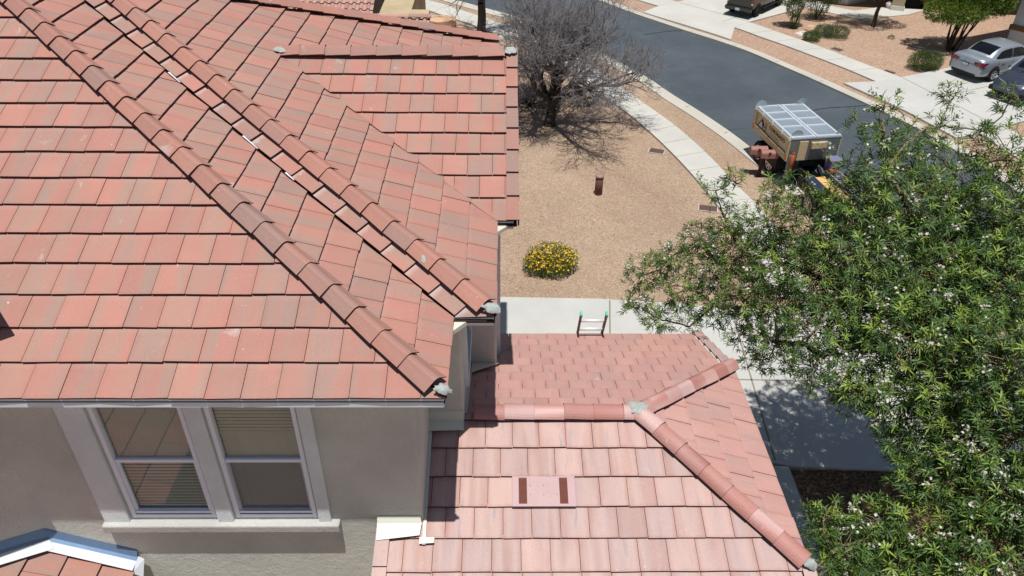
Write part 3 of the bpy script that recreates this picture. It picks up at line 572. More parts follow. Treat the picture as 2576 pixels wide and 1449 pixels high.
# ================================================================== GROUND, STREET, PAVEMENTS
gm=MB(); gm.add([(-160,-120,ZG),(220,-120,ZG),(220,320,ZG),(-160,320,ZG)],[(0,1,2,3)])
struct(build('ground',gm,[GRAV]))
def ribbon(A,B,za,zb,n=60,th=.14,mi=0,mb=None):
    A=resample(smoothpoly(A),n); B=resample(smoothpoly(B),n); mb=mb or MB()
    vs=[(a[0],a[1],ZG+za) for a in A]+[(b[0],b[1],ZG+zb) for b in B]+[(a[0],a[1],ZG-.05) for a in A]+[(b[0],b[1],ZG-.05) for b in B]
    f=[]
    for i in range(n-1): f+=[(i,i+1,n+i+1,n+i),(2*n+i,2*n+i+1,i+1,i),(n+i,n+i+1,3*n+i+1,3*n+i)]
    f+=[(0,n,3*n,2*n),(n-1,2*n+n-1,4*n-1,2*n-1)]
    # make the top face up
    a,b,c=[np.array(vs[k]) for k in f[0][:3]]
    if np.cross(b-a,c-a)[2]<0: f=[q[::-1] for q in f]
    mb.add(vs,f,mi); return mb
NK=[(-12,44),(-5.6,38.2),(-2.68,35.42),(-.77,33.62),(1.01,32.02),(2.29,30.36),(3.7,28.09),(4.85,26.13),(5.82,24.23),(6.47,22.54),(7.06,21.2),(7.5,20.1),(7.9,19.0),(8.22,17.95),(8.52,16.9),(8.78,15.85),(8.98,14.8),(9.15,13.4),(9.25,11.),(9.2,7),(9,0),(8.5,-12)]
FK=[(-3,47),(2.2,40.2),(5.74,35.8),(6.72,34.35),(7.68,32.94),(8.57,31.76),(9.42,30.66),(10.53,29.3),(11.48,27.93),(12.36,26.27),(13.15,24.75),(13.78,23.44),(14.5,21.9),(15.18,20.25),(15.7,18.6),(16.2,16.3),(16.5,13),(16.6,8),(16.3,0),(15.8,-12)]
def offs_(Pl,d):
    Pl=np.array(Pl,float); t=np.gradient(Pl,axis=0); t/=np.linalg.norm(t,axis=1)[:,None]; nrm=np.stack([t[:,1],-t[:,0]],1); return Pl+nrm*d
st=ribbon(NK,FK,.006,.006,140); struct(build('street',st,[ASPH]))
kb=ribbon(offs_(NK,-.02),offs_(NK,-.20),.012,.03,140); ribbon(offs_(NK,-.20),offs_(NK,-.42),.03,.085,140,mb=kb)
struct(build('kerb',kb,[CONC2]))
kb=ribbon(offs_(FK,.02),offs_(FK,.28),.012,.03,140); ribbon(offs_(FK,.28),offs_(FK,.58),.03,.085,140,mb=kb)
struct(build('kerb',kb,[CONC2]))
WF=[(-9,40.4),(-3.49,35.4),(-2.27,34.33),(-1.31,33.29),(-.66,32.6),(1.17,30.5),(2.85,28.0),(4.29,25.3),(5.2,23.0),(5.95,21.2),(6.48,19.8),(6.88,18.45),(7.22,17.05),(7.5,15.6),(7.76,14.5),(7.95,13.2),(8.05,11.6),(8.1,9.9)]
WN=[(-9.3,38.8),(-3.62,33.9),(-2.48,32.76),(-1.3,31.6),(-.59,30.77),(1.05,28.85),(2.5,26.7),(3.5,24.5),(4.15,22.9),(4.83,21.3),(5.33,19.9),(5.73,18.6),(6.13,17.07),(6.42,15.7),(6.66,14.3),(6.85,12.9),(6.95,11.6),(7,9.9)]
sw_=ribbon(WN,WF,.07,.07,110); struct(build('sidewalk',sw_,[CONC]))
SF=[(3,43.5),(7.2,37.9),(9.45,35.02),(12.11,31.81),(13.08,30.25),(13.92,28.95),(14.73,27.55),(15.55,25.95),(16.28,24.64),(17.2,22.3),(18.0,19.5),(18.4,16),(18.6,10),(18.3,0)]
SFn=[(1.9,42.8),(6.1,37.2),(8.35,34.3),(11.14,31.1),(12.0,29.75),(12.78,28.55),(13.52,27.3),(14.35,25.8),(15.1,24.2),(15.95,21.9),(16.75,19.1),(17.15,16),(17.35,10),(17.1,0)]
sw_=ribbon(SFn,SF,.075,.075,90); struct(build('sidewalk',sw_,[CONC]))
# landscape gravel of the yards across the street
yg=MB(); Fp=[tuple(p) for p in resample(smoothpoly(np.array(FK)),80)]
Q=[(p[0],p[1]) for p in offs_(np.array(Fp),.5)]
vs=[];f=[]
for i,p in enumerate(Q): vs+= [(p[0],p[1],ZG+.012),(p[0]+60,p[1]+30,ZG+.012)]
for i in range(len(Q)-1): f.append((2*i+2,2*i,2*i+1,2*i+3))
yg.add(vs,f); struct(build('gravel_yard',yg,[GRAVP]))
# driveways and walks
def pad(name,poly,h,mt,joints=()):
    mb=MB(); mb.prism(poly,ZG-.05,ZG+h); 
    for (a,b) in joints: mb.bar((a[0],a[1],ZG+h+.001),(b[0],b[1],ZG+h+.001),.035,.004,1)
    return struct(build(name,mb,[mt,JOINT]))
pad('driveway',[(-.5,4.9),(5.55,4.75),(5.75,4.69),(7.9,4.55),(8.95,4.9),(9.0,9.4),(7.3,9.42),(5.78,9.52),(4.6,9.68),(3.4,9.80),(2.76,9.86),(.4,9.92),(-.5,9.95)],.05,CONC3,[((5.55,4.8),(5.85,9.4)),((2.55,5.2),(3.05,9.8)),((.2,7.2),(8.9,6.9))])
pad('walkway',[(3.2,-3),(5.5,-3),(5.72,2.0),(5.76,4.68),(3.2,4.7)],.045,CONC3,[((4.4,-3),(4.5,4.6))])
pad('driveway',[(10.10,29.95),(10.62,29.2),(11.25,31.05),(12.11,31.81),(15.6,34.4),(22.2,39.3),(18.6,43.6),(9.2,34.95),(8.25,34.35),(7.35,33.3)],.082,CONC,[((9.45,34.95),(12.1,31.85)),((10.9,31.9),(16.9,36.6))])
pad('driveway',[(13.75,24.0),(14.15,23.15),(15.0,21.3),(15.75,19.0),(16.4,19.2),(19.0,20.5),(28.5,24.9),(26.8,29.6),(18.39,25.62),(16.29,24.65),(15.2,24.2)],.084,CONC3,[((16.3,24.6),(17.6,20.1)),((16.9,22.6),(26,26.9))])
pad('walkway',[(15.7,34.3),(16.32,33.75),(17.6,32.5),(20.3,33.3),(21.6,34.2),(20.4,35.0),(17.9,33.9),(17.2,34.5),(16.3,35.4)],.05,CONC)
# soil bed under the flowering tree
sb=MB(); sb.prism([(5.8,-4),(12,-4),(12,4.5),(5.8,4.62)],ZG-.05,ZG+.008); struct(build('soil_bed',sb,[SOIL]))
rb=MB(); patch(rb,(14.45,30.25,ZG+.014),.8,.55,.01,seed=4); struct(build('river_stone_patch',rb,[RIVER]))
# tar sealed cracks
def crack(pts,wd,seed):
    rr=random.Random(seed); Pn=resample(smoothpoly(pts),60); mb=MB(); t=np.gradient(Pn,axis=0); t/=np.linalg.norm(t,axis=1)[:,None]; vs=[];f=[]
    for i,p in enumerate(Pn):
        j=rr.uniform(-.02,.02); w_=wd*rr.uniform(.6,1.3); nx,ny=-t[i][1],t[i][0]; vs+=[(p[0]+nx*(j-w_),p[1]+ny*(j-w_),ZG+.0105),(p[0]+nx*(j+w_),p[1]+ny*(j+w_),ZG+.0105)]
    for i in range(59): f.append((2*i+1,2*i,2*i+2,2*i+3))
    mb.add(vs,f); return struct(build('tar_seam',mb,[TAR]))
crack([at_z(*p,ZG)[:2] for p in ((2035,283),(2060,275),(2100,271),(2150,268),(2205,264),(2224,262))],.035,1)
crack([at_z(*p,ZG)[:2] for p in ((1620,88),(1650,83),(1700,78),(1760,82),(1826,99))],.04,2)
crack([at_z(*p,ZG)[:2] for p in ((1800,330),(1840,327),(1880,323))],.01,3)
# kerb and pavement joints
def joints(name,A,B,k,h,step):
    A=resample(smoothpoly(A),240);B=resample(smoothpoly(B),240); mb=MB()
    for i in range(4,236,step): mb.bar((A[i][0],A[i][1],ZG+h),(B[i][0],B[i][1],ZG+h),.014,.004)
    return struct(build(name,mb,[JOINT]))
joints('sidewalk_joints',WN,WF,0,.0715,7); joints('sidewalk_joints',SFn,SF,0,.0765,7)
joints('kerb_joints',offs_(FK,.3),offs_(FK,.56),0,.07,9); joints('kerb_joints',offs_(NK,-.22),offs_(NK,-.42),0,.07,9)
# utility covers
for (x,y,sx,sy,r_,lb) in ((5.50,17.96,.46,.30,-.35,'rusty utility box lid by the sidewalk near the bare tree'),(6.36,14.24,.50,.30,-.25,'rusty utility box lid by the sidewalk, nearer the flowering tree'),(14.97,28.1,.46,.32,-.95,'small brown utility lid in pink gravel, between boulder and bright tree'),(16.1,25.35,.46,.30,-.95,'small brown utility lid in pink gravel beside the silver car driveway')):
    t=thing('utility_cover',lb,'utility cover',(x,y,ZG),r_,1,'utility covers set in the gravel',local=True)
    a=MB(); a.box((-sx/2-.03,-sy/2-.03,0),(sx/2+.03,sy/2+.03,.03)); build('frame',a,[CONC2],t)
    a=MB(); a.box((-sx/2,-sy/2,.03),(sx/2,sy/2,.042)); 
    for k in range(6): a.box((-sx/2+.02,-sy/2+.03+k*(sy-.06)/6,.042),(sx/2-.02,-sy/2+.03+k*(sy-.06)/6+.02,.046))
    build('lid',a,[flat_l if (flat_l:=bpy.data.materials.get('rusty_lid')) else flat('rusty_lid',lin((98,74,68)),.8,.3)],t)
# ================================================================== SMALL THINGS IN THE YARD
x,y=at_z(1505,488,ZG)[:2]
t=thing('standpipe','short dark brown capped pipe standing in the dry front yard','pipe',(x,y,ZG))
PIPE=flat('brown_painted_pipe',lin((92,62,54)),.7,.35,var=.1,scale=5)
a=MB(); a.tube([(x,y,ZG-.05),(x,y,ZG+.56)],.115,24); build('pipe_body',a,[PIPE],t)
a=MB(); a.tube([(x,y,ZG+.56),(x,y,ZG+.60),(x,y,ZG+.625),(x,y,ZG+.635)],[.125,.125,.10,.02],24); build('cap',a,[flat('pipe_cap',lin((150,118,112)),.6,.4)],t)
# extension ladder leaning on the far eave
lt=np.array([0,-.42,.9]); lt/=np.linalg.norm(lt); LX=(1.755,2.165); foot=np.array([0,YB+.03,ZB-.0])
down=(foot[2]-ZG-.05)/lt[2]
t=thing('extension_ladder','grey ladder with green rail tips leaning on the far eave of the pink roof','ladder',(1.96,float(YB+.03-lt[1]*down*1.0),ZG))
FIB=flat('weathered_fibreglass',lin((118,92,84)),.7,.35,var=.2,scale=12); ALU=flat('aluminium',lin((226,226,224)),.4,.5,metal=.2,var=.06); GRN=flat('green_rail_cap',lin((40,168,128)),.5,.5)
for X in LX:
    b0=np.array([X,foot[1],foot[2]])-lt*down; b1=np.array([X,foot[1],foot[2]])+lt*.68
    a=MB(); a.bar(b0,b1,.07,.028,up=(1,0,0)); rl_=build('rail',a,[FIB],t)
    a=MB(); a.bar(b1-lt*.045,b1+lt*.012,.078,.036,up=(1,0,0)); build('rail_cap',a,[GRN],rl_)
for k in range(-9,2):
    s=.13+k*.30; c=np.array([0,foot[1],foot[2]])+lt*s
    if c[2]<ZG+.1: continue
    a=MB(); a.tube([(LX[0],c[1],c[2]),(LX[1],c[1],c[2])],.026,10); build('rung',a,[ALU],t)
# twin mailbox on its post
mbx=thing('mailbox_pair','two round-topped brown mailboxes on one post beside the kerb','mailbox',(8.36,16.28,ZG),0,.88,local=True)
MBX=flat('rose_brown_metal',lin((150,104,94)),.6,.35,var=.1,scale=4); PST=flat('dark_timber_post',lin((74,50,42)),.9,.2,var=.2,scale=12)
a=MB(); a.box((-.05,-.05,0),(.05,.05,.86)); a.box((-.28,-.04,.70),(.36,.05,.78)); a.bar((-.30,.36,.74),(.02,.02,.74),.10,.05); build('post',a,[PST],mbx)
for (cx_,cy_) in ((-.13,.17),(.15,-.12)):
    a=MB(); L2=.29; prf=[(-.14,0),(.14,0),(.14,.15)]+[(.14*math.cos(q),.15+.10*math.sin(q)) for q in np.linspace(0.1,math.pi-.1,15)]+[(-.14,.15)]
    vs=[(cx_+sx*L2,cy_+p[0],.80+p[1]) for sx in (-1,1) for p in prf]; n_=len(prf)
    a.add(vs,[tuple(range(n_-1,-1,-1)),tuple(range(n_,2*n_))]+[(i,(i+1)%n_,n_+(i+1)%n_,n_+i) for i in range(n_)]); bx=build('mailbox',a,[MBX],mbx)
    a=MB(); a.box((cx_-.06,cy_-.155,.93),(cx_+.02,cy_-.141,1.03)); build('flag',a,[PST],bx)
# boulders
def rock(name,lb,c,rx,ry,rz,seed,m):
    rr=random.Random(seed); vs=[];fs=[]; K=12;Rn=7
    for j in range(Rn+1):
        ph=-.35+ (math.pi/2+.35)*j/Rn
        for k in range(K):
            th=2*math.pi*k/K; s=1+rr.uniform(-.13,.13); vs.append((c[0]+rx*s*math.cos(ph)*math.cos(th),c[1]+ry*s*math.cos(ph)*math.sin(th),c[2]+rz*math.sin(ph)*(1+rr.uniform(-.05,.05))))
    for j in range(Rn):
        for k in range(K): k2=(k+1)%K; fs.append((j*K+k,j*K+k2,(j+1)*K+k2,(j+1)*K+k))
    a=MB(); a.add(vs,fs); o=build(name,a,[m],org=(c[0],c[1],ZG)); o.location=(c[0],c[1],ZG); tag(o,lb,'rock'); return o
ROCK=flat('tan_sandstone',lin((196,158,128)),.9,.2,var=.15,scale=5,bmp=.5)
bx_,by_=at_z(2038,77,ZG)[:2]; rock('boulder','tan boulder on pink gravel beside the low shrubs',(bx_,by_,ZG+.05),.27,.2,.22,3,ROCK)
rx_,ry_=at_z(1108,64,ZG)[:2]
a=MB(); a.prism([(rx_-.75,ry_-.2),(rx_-.1,ry_-.55),(rx_+.75,ry_-.25),(rx_+.55,ry_+.5),(rx_-.35,ry_+.55)],ZG-.02,ZG+.32); o=build('stone_block',a,[ROCK],org=(rx_,ry_,ZG),bevel=.03); o.location=(rx_,ry_,ZG); tag(o,'flat-topped pale stone block in the gravel past the roof ridge','rock')
# white pot with a spiky plant
pxx,pyy=at_z(2237,22,ZG)[:2]
t=thing('potted_plant','white round pot of spiky green leaves near the shaded entry','plant pot',(pxx,pyy,ZG))
a=MB(); a.tube([(pxx,pyy,ZG),(pxx,pyy,ZG+.08),(pxx,pyy,ZG+.34),(pxx,pyy,ZG+.36),(pxx,pyy,ZG+.33)],[.16,.19,.25,.25,.21],20); build('pot',a,[flat('white_pot',lin((206,196,188)),.6,.4)],t)
a=MB()
for k in range(26):
    th=k*2.4; tl=random.uniform(.15,.5); bl_=np.array([pxx,pyy,ZG+.34]); tip=bl_+np.array([math.cos(th)*tl*.55,math.sin(th)*tl*.55,random.uniform(.4,.65)]); s_=np.array([-math.sin(th),math.cos(th),0])*.025
    a.add([bl_-s_,bl_+s_,(bl_+tip)/2+s_*.8+(0,0,.05),tip,(bl_+tip)/2-s_*.8+(0,0,.05)],[(0,1,2,4),(4,2,3)],0,random.random())
build('leaves',a,[LEAF],t)
# dry litter: straw, fallen petals and bits of stem over the yard
g_=np.random.default_rng(77); n_=5200; lx=g_.uniform(-.3,8.2,n_); ly=g_.uniform(10.0,25.,n_); a=MB()
dens=np.sin(lx*1.7+1)*np.cos(ly*1.1)+g_.normal(size=n_)*.6
for q in range(n_):
    if dens[q]<-.2: continue
    x_,y_=lx[q],ly[q]
    if x_>6.1+max(0,(14-y_))*.09+ -(y_-16)*.33*(y_>16): continue
    th=g_.random()*6.28; L_=g_.uniform(.008,.028)*(1 if g_.random()<.97 else 4.); wd=g_.uniform(.002,.0055); c_,s_=math.cos(th),math.sin(th); z0=ZG+g_.uniform(.006,.03)
    a.add([(x_-c_*L_+s_*wd,y_-s_*L_-c_*wd,z0),(x_+c_*L_+s_*wd,y_+s_*L_-c_*wd,z0+.012),(x_+c_*L_-s_*wd,y_+s_*L_+c_*wd,z0+.012),(x_-c_*L_-s_*wd,y_-s_*L_+c_*wd,z0)],[(0,1,2,3)],int(g_.integers(0,3)),0)
tag(build('ground_litter',a,[flat('straw_litter',lin((206,184,146)),.9,.2),flat('brown_litter',lin((118,88,66)),.9,.2),flat('pale_chips',lin((214,202,188)),.9,.2)]),'dry straw, chips and fallen petals scattered over the front yard','litter',kind='stuff')
# ================================================================== NEIGHBOURS' HOUSES
def stile(mb,O,u,v,U,Vn,pitch=.26,amp=.055,e=.38,seed=0):
    """S-shaped barrel tiles: each course a corrugated strip stepping over the next"""
    rr=random.Random(seed); O=np.array(O,float);u=np.array(u,float);v=np.array(v,float);n=np.cross(u,v)
    nc=int(U/pitch); sub=8
    for k in range(Vn):
        for j in range(nc):
            rd=rr.random(); vs=[];uvs=[]; dv=rr.uniform(-.01,.01)
            for s in range(sub+1):
                x=(j+s/sub)*pitch; q=s/sub; hgt=amp*max(-.35,math.sin(q*2*math.pi-.6))
                for (vv_,hh) in ((k*e+dv,.045),(k*e+e+.05,0),(k*e+dv,.02)):
                    vs.append(O+u*x+v*vv_+n*(hgt+hh)); uvs.append((x,vv_))
            f=[];mm=[]
            for s in range(sub): a_,b_=3*s,3*s+3; f.append((a_,b_,b_+1,a_+1)); mm.append(0); f.append((a_+2,b_+2,b_,a_)); mm.append(1)
            mb.add(vs,f,mm,rd,uvs,smooth=False)
TNB=tile_mat('brown_pink_barrel_tile',[(.28,lin((150,112,100))),(.5,lin((178,142,128))),(.7,lin((162,120,106))),(.85,lin((186,150,138)))],3,.1,.8,.3)
nb=thing('neighbour_house','tan neighbouring house with pink-brown barrel tile roof beyond the main roof ridge','house',(-8,26,ZG))
a=MB(); cs=1/math.sqrt(1+.35**2)
stile(a,(-13.2,22.9,-3.42),(1,0,0),(0,cs,.35*cs),9.3,14,seed=1)
stile(a,(-3.85,21.85,-3.62),(1,0,0),(0,cs,.35*cs),1.95,2,seed=2)
stile(a,(-13.2,34,-3.42),(1,0,0),(0,-cs,.35*cs),9.3,14,seed=5)
nbr=build('roof',a,[TNB,EDGE],nb)
a=MB(); caps(a,(-4.2,22.6,-3.32),(-1.98,22.6,-3.32),expo=.36,hw=.13,drop=.08,crest=.1,round_=True,seed=5); build('ridge_cap_row',a,[TNB,EDGE],nbr)
a=MB(); a.box((-13,23.3,ZG),(-5.35,33.6,-3.35)); a.box((-5.349,24.6,ZG),(-3.0,31.5,-3.9)); a.box((-3.9,22.2,ZG),(-2.2,24.59,-3.62)); 
a.add([(-5.35,23.3,-3.35),(-5.35,33.6,-3.35),(-5.35,28.4,-1.6)],[(0,1,2)]); build('wall',a,[STUC2],nb)
a=MB(); a.box((-5.3,24.55,-3.9),(-2.95,31.6,-3.8)); build('parapet_cap',a,[STUC2],nb)
for c_,q_ in (((-1.95,22.6,-3.3),2),((-4.05,22.85,-3.35),5)): a=MB(); patch(a,c_,.14,.12,.06,seed=q_); build('mortar_patch',a,[MORT],nb)
# house across the street: walls, porch, entry
fh=thing('far_house','beige stucco house with dark recessed entry across the street','house',(20,38,ZG))
a=MB(); a.prism([(16.55,35.8),(17.9,35.0),(19.2,35.75),(19.9,35.1),(20.6,36.3),(25.5,40.5),(21.5,46.0),(12.6,40.4)],ZG,ZG+3.0); a.prism([(19.75,34.1),(20.25,33.85),(20.4,34.3),(19.95,34.6)],ZG,ZG+2.6); a.prism([(21.4,34.2),(23.4,32.6),(27.5,37),(25.4,38.7)],ZG,ZG+3.0); build('wall',a,[STUC2],fh)
a=MB(); a.prism([(16.50,35.78),(17.9,34.94),(19.22,35.71),(19.4,35.9),(17.9,35.1),(16.6,35.95)],ZG,ZG+.28); a.prism([(19.7,34.05),(20.28,33.8),(20.45,34.35),(19.92,34.66)],ZG,ZG+.25); build('wainscot',a,[STUC],fh)
a=MB(); a.prism([(20.3,34.5),(21.3,34.3),(22.5,36),(20.9,36.5)],ZG+.01,ZG+2.6); build('entry_recess',a,[DARK],fh)
a=MB(); a.slab([(15.8,35.2,ZG+2.95),(17.9,34.2,ZG+2.95),(28,32.5,ZG+2.95),(30,38,ZG+2.95),(21.5,47,ZG+3.0),(12,40.5,ZG+2.95)],.12,n=(0,0,1)); a.slab([(15.8,35.2,ZG+3.0),(28,32.5,ZG+3.0),(24,38,ZG+4.6),(19,39,ZG+4.6)],.1,n=(0,-.3,1)); a.slab([(12,40.5,ZG+3.0),(15.8,35.2,ZG+3.0),(19,39,ZG+4.6)],.1,n=(-.3,0,1)); a.slab([(28,32.5,ZG+3.0),(30,38,ZG+3),(24,38,ZG+4.6)],.1,n=(.3,0,1)); a.slab([(30,38,ZG+3),(21.5,47,ZG+3),(12,40.5,ZG+3),(19,39,ZG+4.6),(24,38,ZG+4.6)],.1,n=(0,.3,1)); build('roof',a,[T_CAP],fh)
gh=thing('garage_house','pale grey stucco garage corner with brown ledge beside the silver car','house',(24,30,ZG))
q=at_z(2527,114,ZG)[:2]; e1=np.array([.62,-.785]); e2=np.array([.9,.43]); e2/=np.linalg.norm(e2)
def W2(a_,b_): p=q+e1*a_+e2*b_; return (p[0],p[1])
a=MB(); a.prism([W2(0,0),W2(9,0),W2(9,9),W2(0,9)],ZG,ZG+4.6); build('wall',a,[STUCG],gh)
a=MB(); a.prism([W2(-.06,-.07),W2(.95,-.07),W2(.95,.02),W2(-.06,.02)],ZG+.72,ZG+.92); a.prism([W2(-.06,-.069),W2(-.001,-.069),W2(-.001,1),W2(-.06,1)],ZG+.721,ZG+.919); build('ledge',a,[BROWN],gh)
a=MB(); a.prism([W2(1.3,-.03),W2(5.8,-.03),W2(5.8,-.001),W2(1.3,-.001)],ZG,ZG+2.3); build('garage_door',a,[TRIM],gh)
a=MB(); a.prism([W2(.42,-.1),W2(.56,-.1),W2(.56,-.001),W2(.42,-.001)],ZG+2.15,ZG+2.5); build('wall_lamp',a,[DARK],gh)
a=MB(); a.prism([W2(-.6,-.7),W2(9.6,-.7),W2(9.6,9.6),W2(-.6,9.6)],ZG+4.6,ZG+4.75); build('roof',a,[T_CAP],gh)
# house behind the viewer, seen only as a reflection in the panes
sh=thing('rear_neighbour_house','tan stucco house with terracotta roof behind the camera','house',(-4,-15,ZG))
a=MB(); a.box((-16,-22,ZG),(8,-13.5,-.8)); build('wall',a,[STUC2],sh)
a=MB(); a.slab([(-16.6,-12.9,-.95),(8.6,-12.9,-.95),(4,-17.7,1.1),(-12,-17.7,1.1)],.1,n=(0,.4,1)); a.slab([(-16.6,-22.6,-.95),(8.6,-22.6,-.95),(4,-17.7,1.1),(-12,-17.7,1.1)],.1,n=(0,-.4,1)); a.slab([(8.6,-12.9,-.95),(8.6,-22.6,-.95),(4,-17.7,1.1)],.1,n=(.4,0,1)); a.slab([(-16.6,-12.9,-.95),(-16.6,-22.6,-.95),(-12,-17.7,1.1)],.1,n=(-.4,0,1)); build('roof',a,[T_CAP],sh)
for x in (-12,-8,-3,2):
    for z_ in (-3.4,-5.6): a=MB(); a.box((x,-13.52,z_),(x+1.4,-13.44,z_+1.4)); build('window',a,[DARK],sh)
# ================================================================== PLANTS
def mesh_np(name,V,F,rnd,mats,parent=None,org=None,mi=None,smooth=False):
    """quick mesh from arrays: V (n,3), F list of arrays with equal-size faces"""
    if org is None: org=ORG.get(parent.name,(0,0,0)) if parent is not None else (0,0,0)
    V=V-np.array(org); me=bpy.data.meshes.new(name)
    k=F.shape[1]; me.vertices.add(len(V)); me.vertices.foreach_set('co',V.astype(np.float32).ravel())
    me.loops.add(F.size); me.loops.foreach_set('vertex_index',F.astype(np.int32).ravel())
    me.polygons.add(len(F)); me.polygons.foreach_set('loop_start',(np.arange(len(F))*k).astype(np.int32)); me.polygons.foreach_set('loop_total',np.full(len(F),k,np.int32))
    for x in mats: me.materials.append(x)
    a=me.attributes.new('rnd','FLOAT','FACE'); a.data.foreach_set('value',rnd.astype(np.float32))
    if mi is not None: me.polygons.foreach_set('material_index',mi.astype(np.int32))
    if smooth: me.polygons.foreach_set('use_smooth',np.ones(len(F),bool))
    me.update(calc_edges=True); me.validate()
    ob=bpy.data.objects.new(name,me); C.objects.link(ob); ORG[ob.name]=tuple(org)
    if parent is not None: ob.parent=parent
    return ob
def nrm(a): return a/(np.linalg.norm(a,axis=-1,keepdims=True)+1e-9)
def leaves(base,dirn,up,L,Wd,rnd,droop=.25,fold=.25):
    """lance leaves: 6 triangles-worth as 3 quads each (degenerate-free) -> V,F"""
    n=len(base); dirn=nrm(dirn); side=nrm(np.cross(dirn,up)); nn=nrm(np.cross(side,dirn))
    L=L[:,None]; Wd=Wd[:,None]; dn=np.array([0,0,-1.])
    p0=base; m1=base+dirn*L*.33+dn*L*droop*.10; m2=base+dirn*L*.68+dn*L*droop*.42; tp=base+dirn*L+dn*L*droop
    V=np.stack([p0,m1+side*Wd*.5+nn*Wd*fold,m1-side*Wd*.5+nn*Wd*fold,m1,m2+side*Wd*.42+nn*Wd*fold,m2-side*Wd*.42+nn*Wd*fold,m2,tp],1).reshape(-1,3)
    T=np.array([[0,1,3],[0,3,2],[1,4,3],[3,4,6],[3,6,2],[2,6,5],[4,7,6],[6,7,5]])
    F=(np.arange(n)[:,None,None]*8+T[None]).reshape(-1,3)
    return V,F,np.repeat(rnd,8)
def simple_leaves(base,dirn,up,L,Wd,rnd):
    n=len(base); dirn=nrm(dirn); side=nrm(np.cross(dirn,up)); L=L[:,None]; Wd=Wd[:,None]
    V=np.stack([base,base+dirn*L*.5+side*Wd*.5,base+dirn*L,base+dirn*L*.5-side*Wd*.5],1).reshape(-1,3)
    return V,(np.arange(n)[:,None]*4+np.arange(4)[None]),np.repeat(rnd,1)
def segs(P,Q,r0,r1,n=4):
    """many tapered prisms at once"""
    d=nrm(Q-P); a=np.where(np.abs(d[:,2:3])<.9,np.array([[0,0,1.]]),np.array([[1.,0,0]])); u=nrm(np.cross(d,a)); w_=np.cross(d,u); k=len(P)
    an=2*np.pi*np.arange(n)/n; ring=u[:,None]*np.cos(an)[None,:,None]+w_[:,None]*np.sin(an)[None,:,None]
    V=np.concatenate([P[:,None]+ring*r0[:,None,None],Q[:,None]+ring*r1[:,None,None]],1).reshape(-1,3)
    i=np.arange(n); q=np.stack([i,(i+1)%n,n+(i+1)%n,n+i],1); F=(np.arange(k)[:,None,None]*2*n+q[None]).reshape(-1,4)
    return V,F
def rsph(n,g=rng): 
    v=g.normal(size=(n,3)); return nrm(v)
# ---------------------------------------------------------------- flowering tree at the right
CL=[(1620,690,13.2,.34),(1598,762,13.2,.26),(1655,800,13.2,.32),(1690,645,13,.36),(1722,722,13,.42),(1735,822,13.1,.22),(1762,600,12.9,.36),(1805,665,12.8,.46),(1795,765,12.9,.42),(1828,560,12.5,.3),(1800,480,12.3,.2),(1850,440,12.2,.2),(1762,458,12.2,.09),
(1870,640,12.2,.46),(1885,745,12,.5),(1862,842,12,.26),(1930,560,11.8,.46),(1960,660,11.5,.55),(1960,780,11.3,.5),(1950,480,11.8,.28),(1945,880,11.2,.36),(1900,905,11.6,.22),
(2040,580,11,.55),(2060,700,10.8,.6),(2060,820,10.6,.5),(2045,925,10.5,.38),(2008,478,11,.26),(2088,505,10.7,.2),(2075,372,10.5,.13),(2142,418,10.2,.2),(2150,500,10.2,.48),(2160,620,10,.58),(2170,760,9.9,.6),(2165,890,9.8,.52),(2150,985,9.7,.34),
(2230,430,9.7,.48),(2160,312,9.7,.17),(2228,255,9.4,.17),(2225,330,9.4,.22),(2290,350,9.4,.33),(2280,520,9.3,.58),(2290,680,9.1,.66),(2290,840,9,.66),(2280,990,8.9,.52),(2310,1095,8.7,.42),
(2385,235,8.8,.15),(2400,245,8.8,.12),(2400,430,8.8,.45),(2360,320,8.9,.2),(2420,590,8.7,.66),(2430,770,8.6,.7),(2430,950,8.5,.66),(2425,1110,8.3,.55),(2360,1200,8.2,.38),
(2545,250,8.4,.2),(2540,400,8.4,.45),(2480,330,8.6,.16),(2560,560,8.3,.6),(2570,740,8.2,.7),(2570,920,8.1,.7),(2560,1100,7.9,.6),(2490,1230,7.8,.46),(2590,1260,7.6,.5),
(2070,1312,9,.24),(2125,1372,8.8,.36),(2055,1425,9,.26),(2215,1325,8.5,.36),(2255,1415,8.2,.42),(2345,1330,8.1,.42),(2385,1440,7.8,.42),(2490,1380,7.6,.46),(2590,1420,7.4,.48),(2155,1470,8.6,.38),(2106,1262,8.9,.07),(2262,1215,8.5,.13)]
def deeper(a,c,b_=0): return c*(1+.15*min(1,max(0,(a-2080)/160))+.14*min(1,max(0,(a-2250)/120))*min(1,max(0,(860-b_)/150)))
pos=np.array([at_d(a,b_,deeper(a,c,b_)) for a,b_,c,_ in CL]); rad=np.array([c[3]*deeper(c[0],c[2],c[1])/c[2]*(1. if c[0]<2100 else .97) for c in CL])
TB=np.array([8.25,4.35,ZG])
ft=thing('flowering_tree','tall tree with narrow green leaves and white blossom clusters right of the pink roof','tree',tuple(TB))
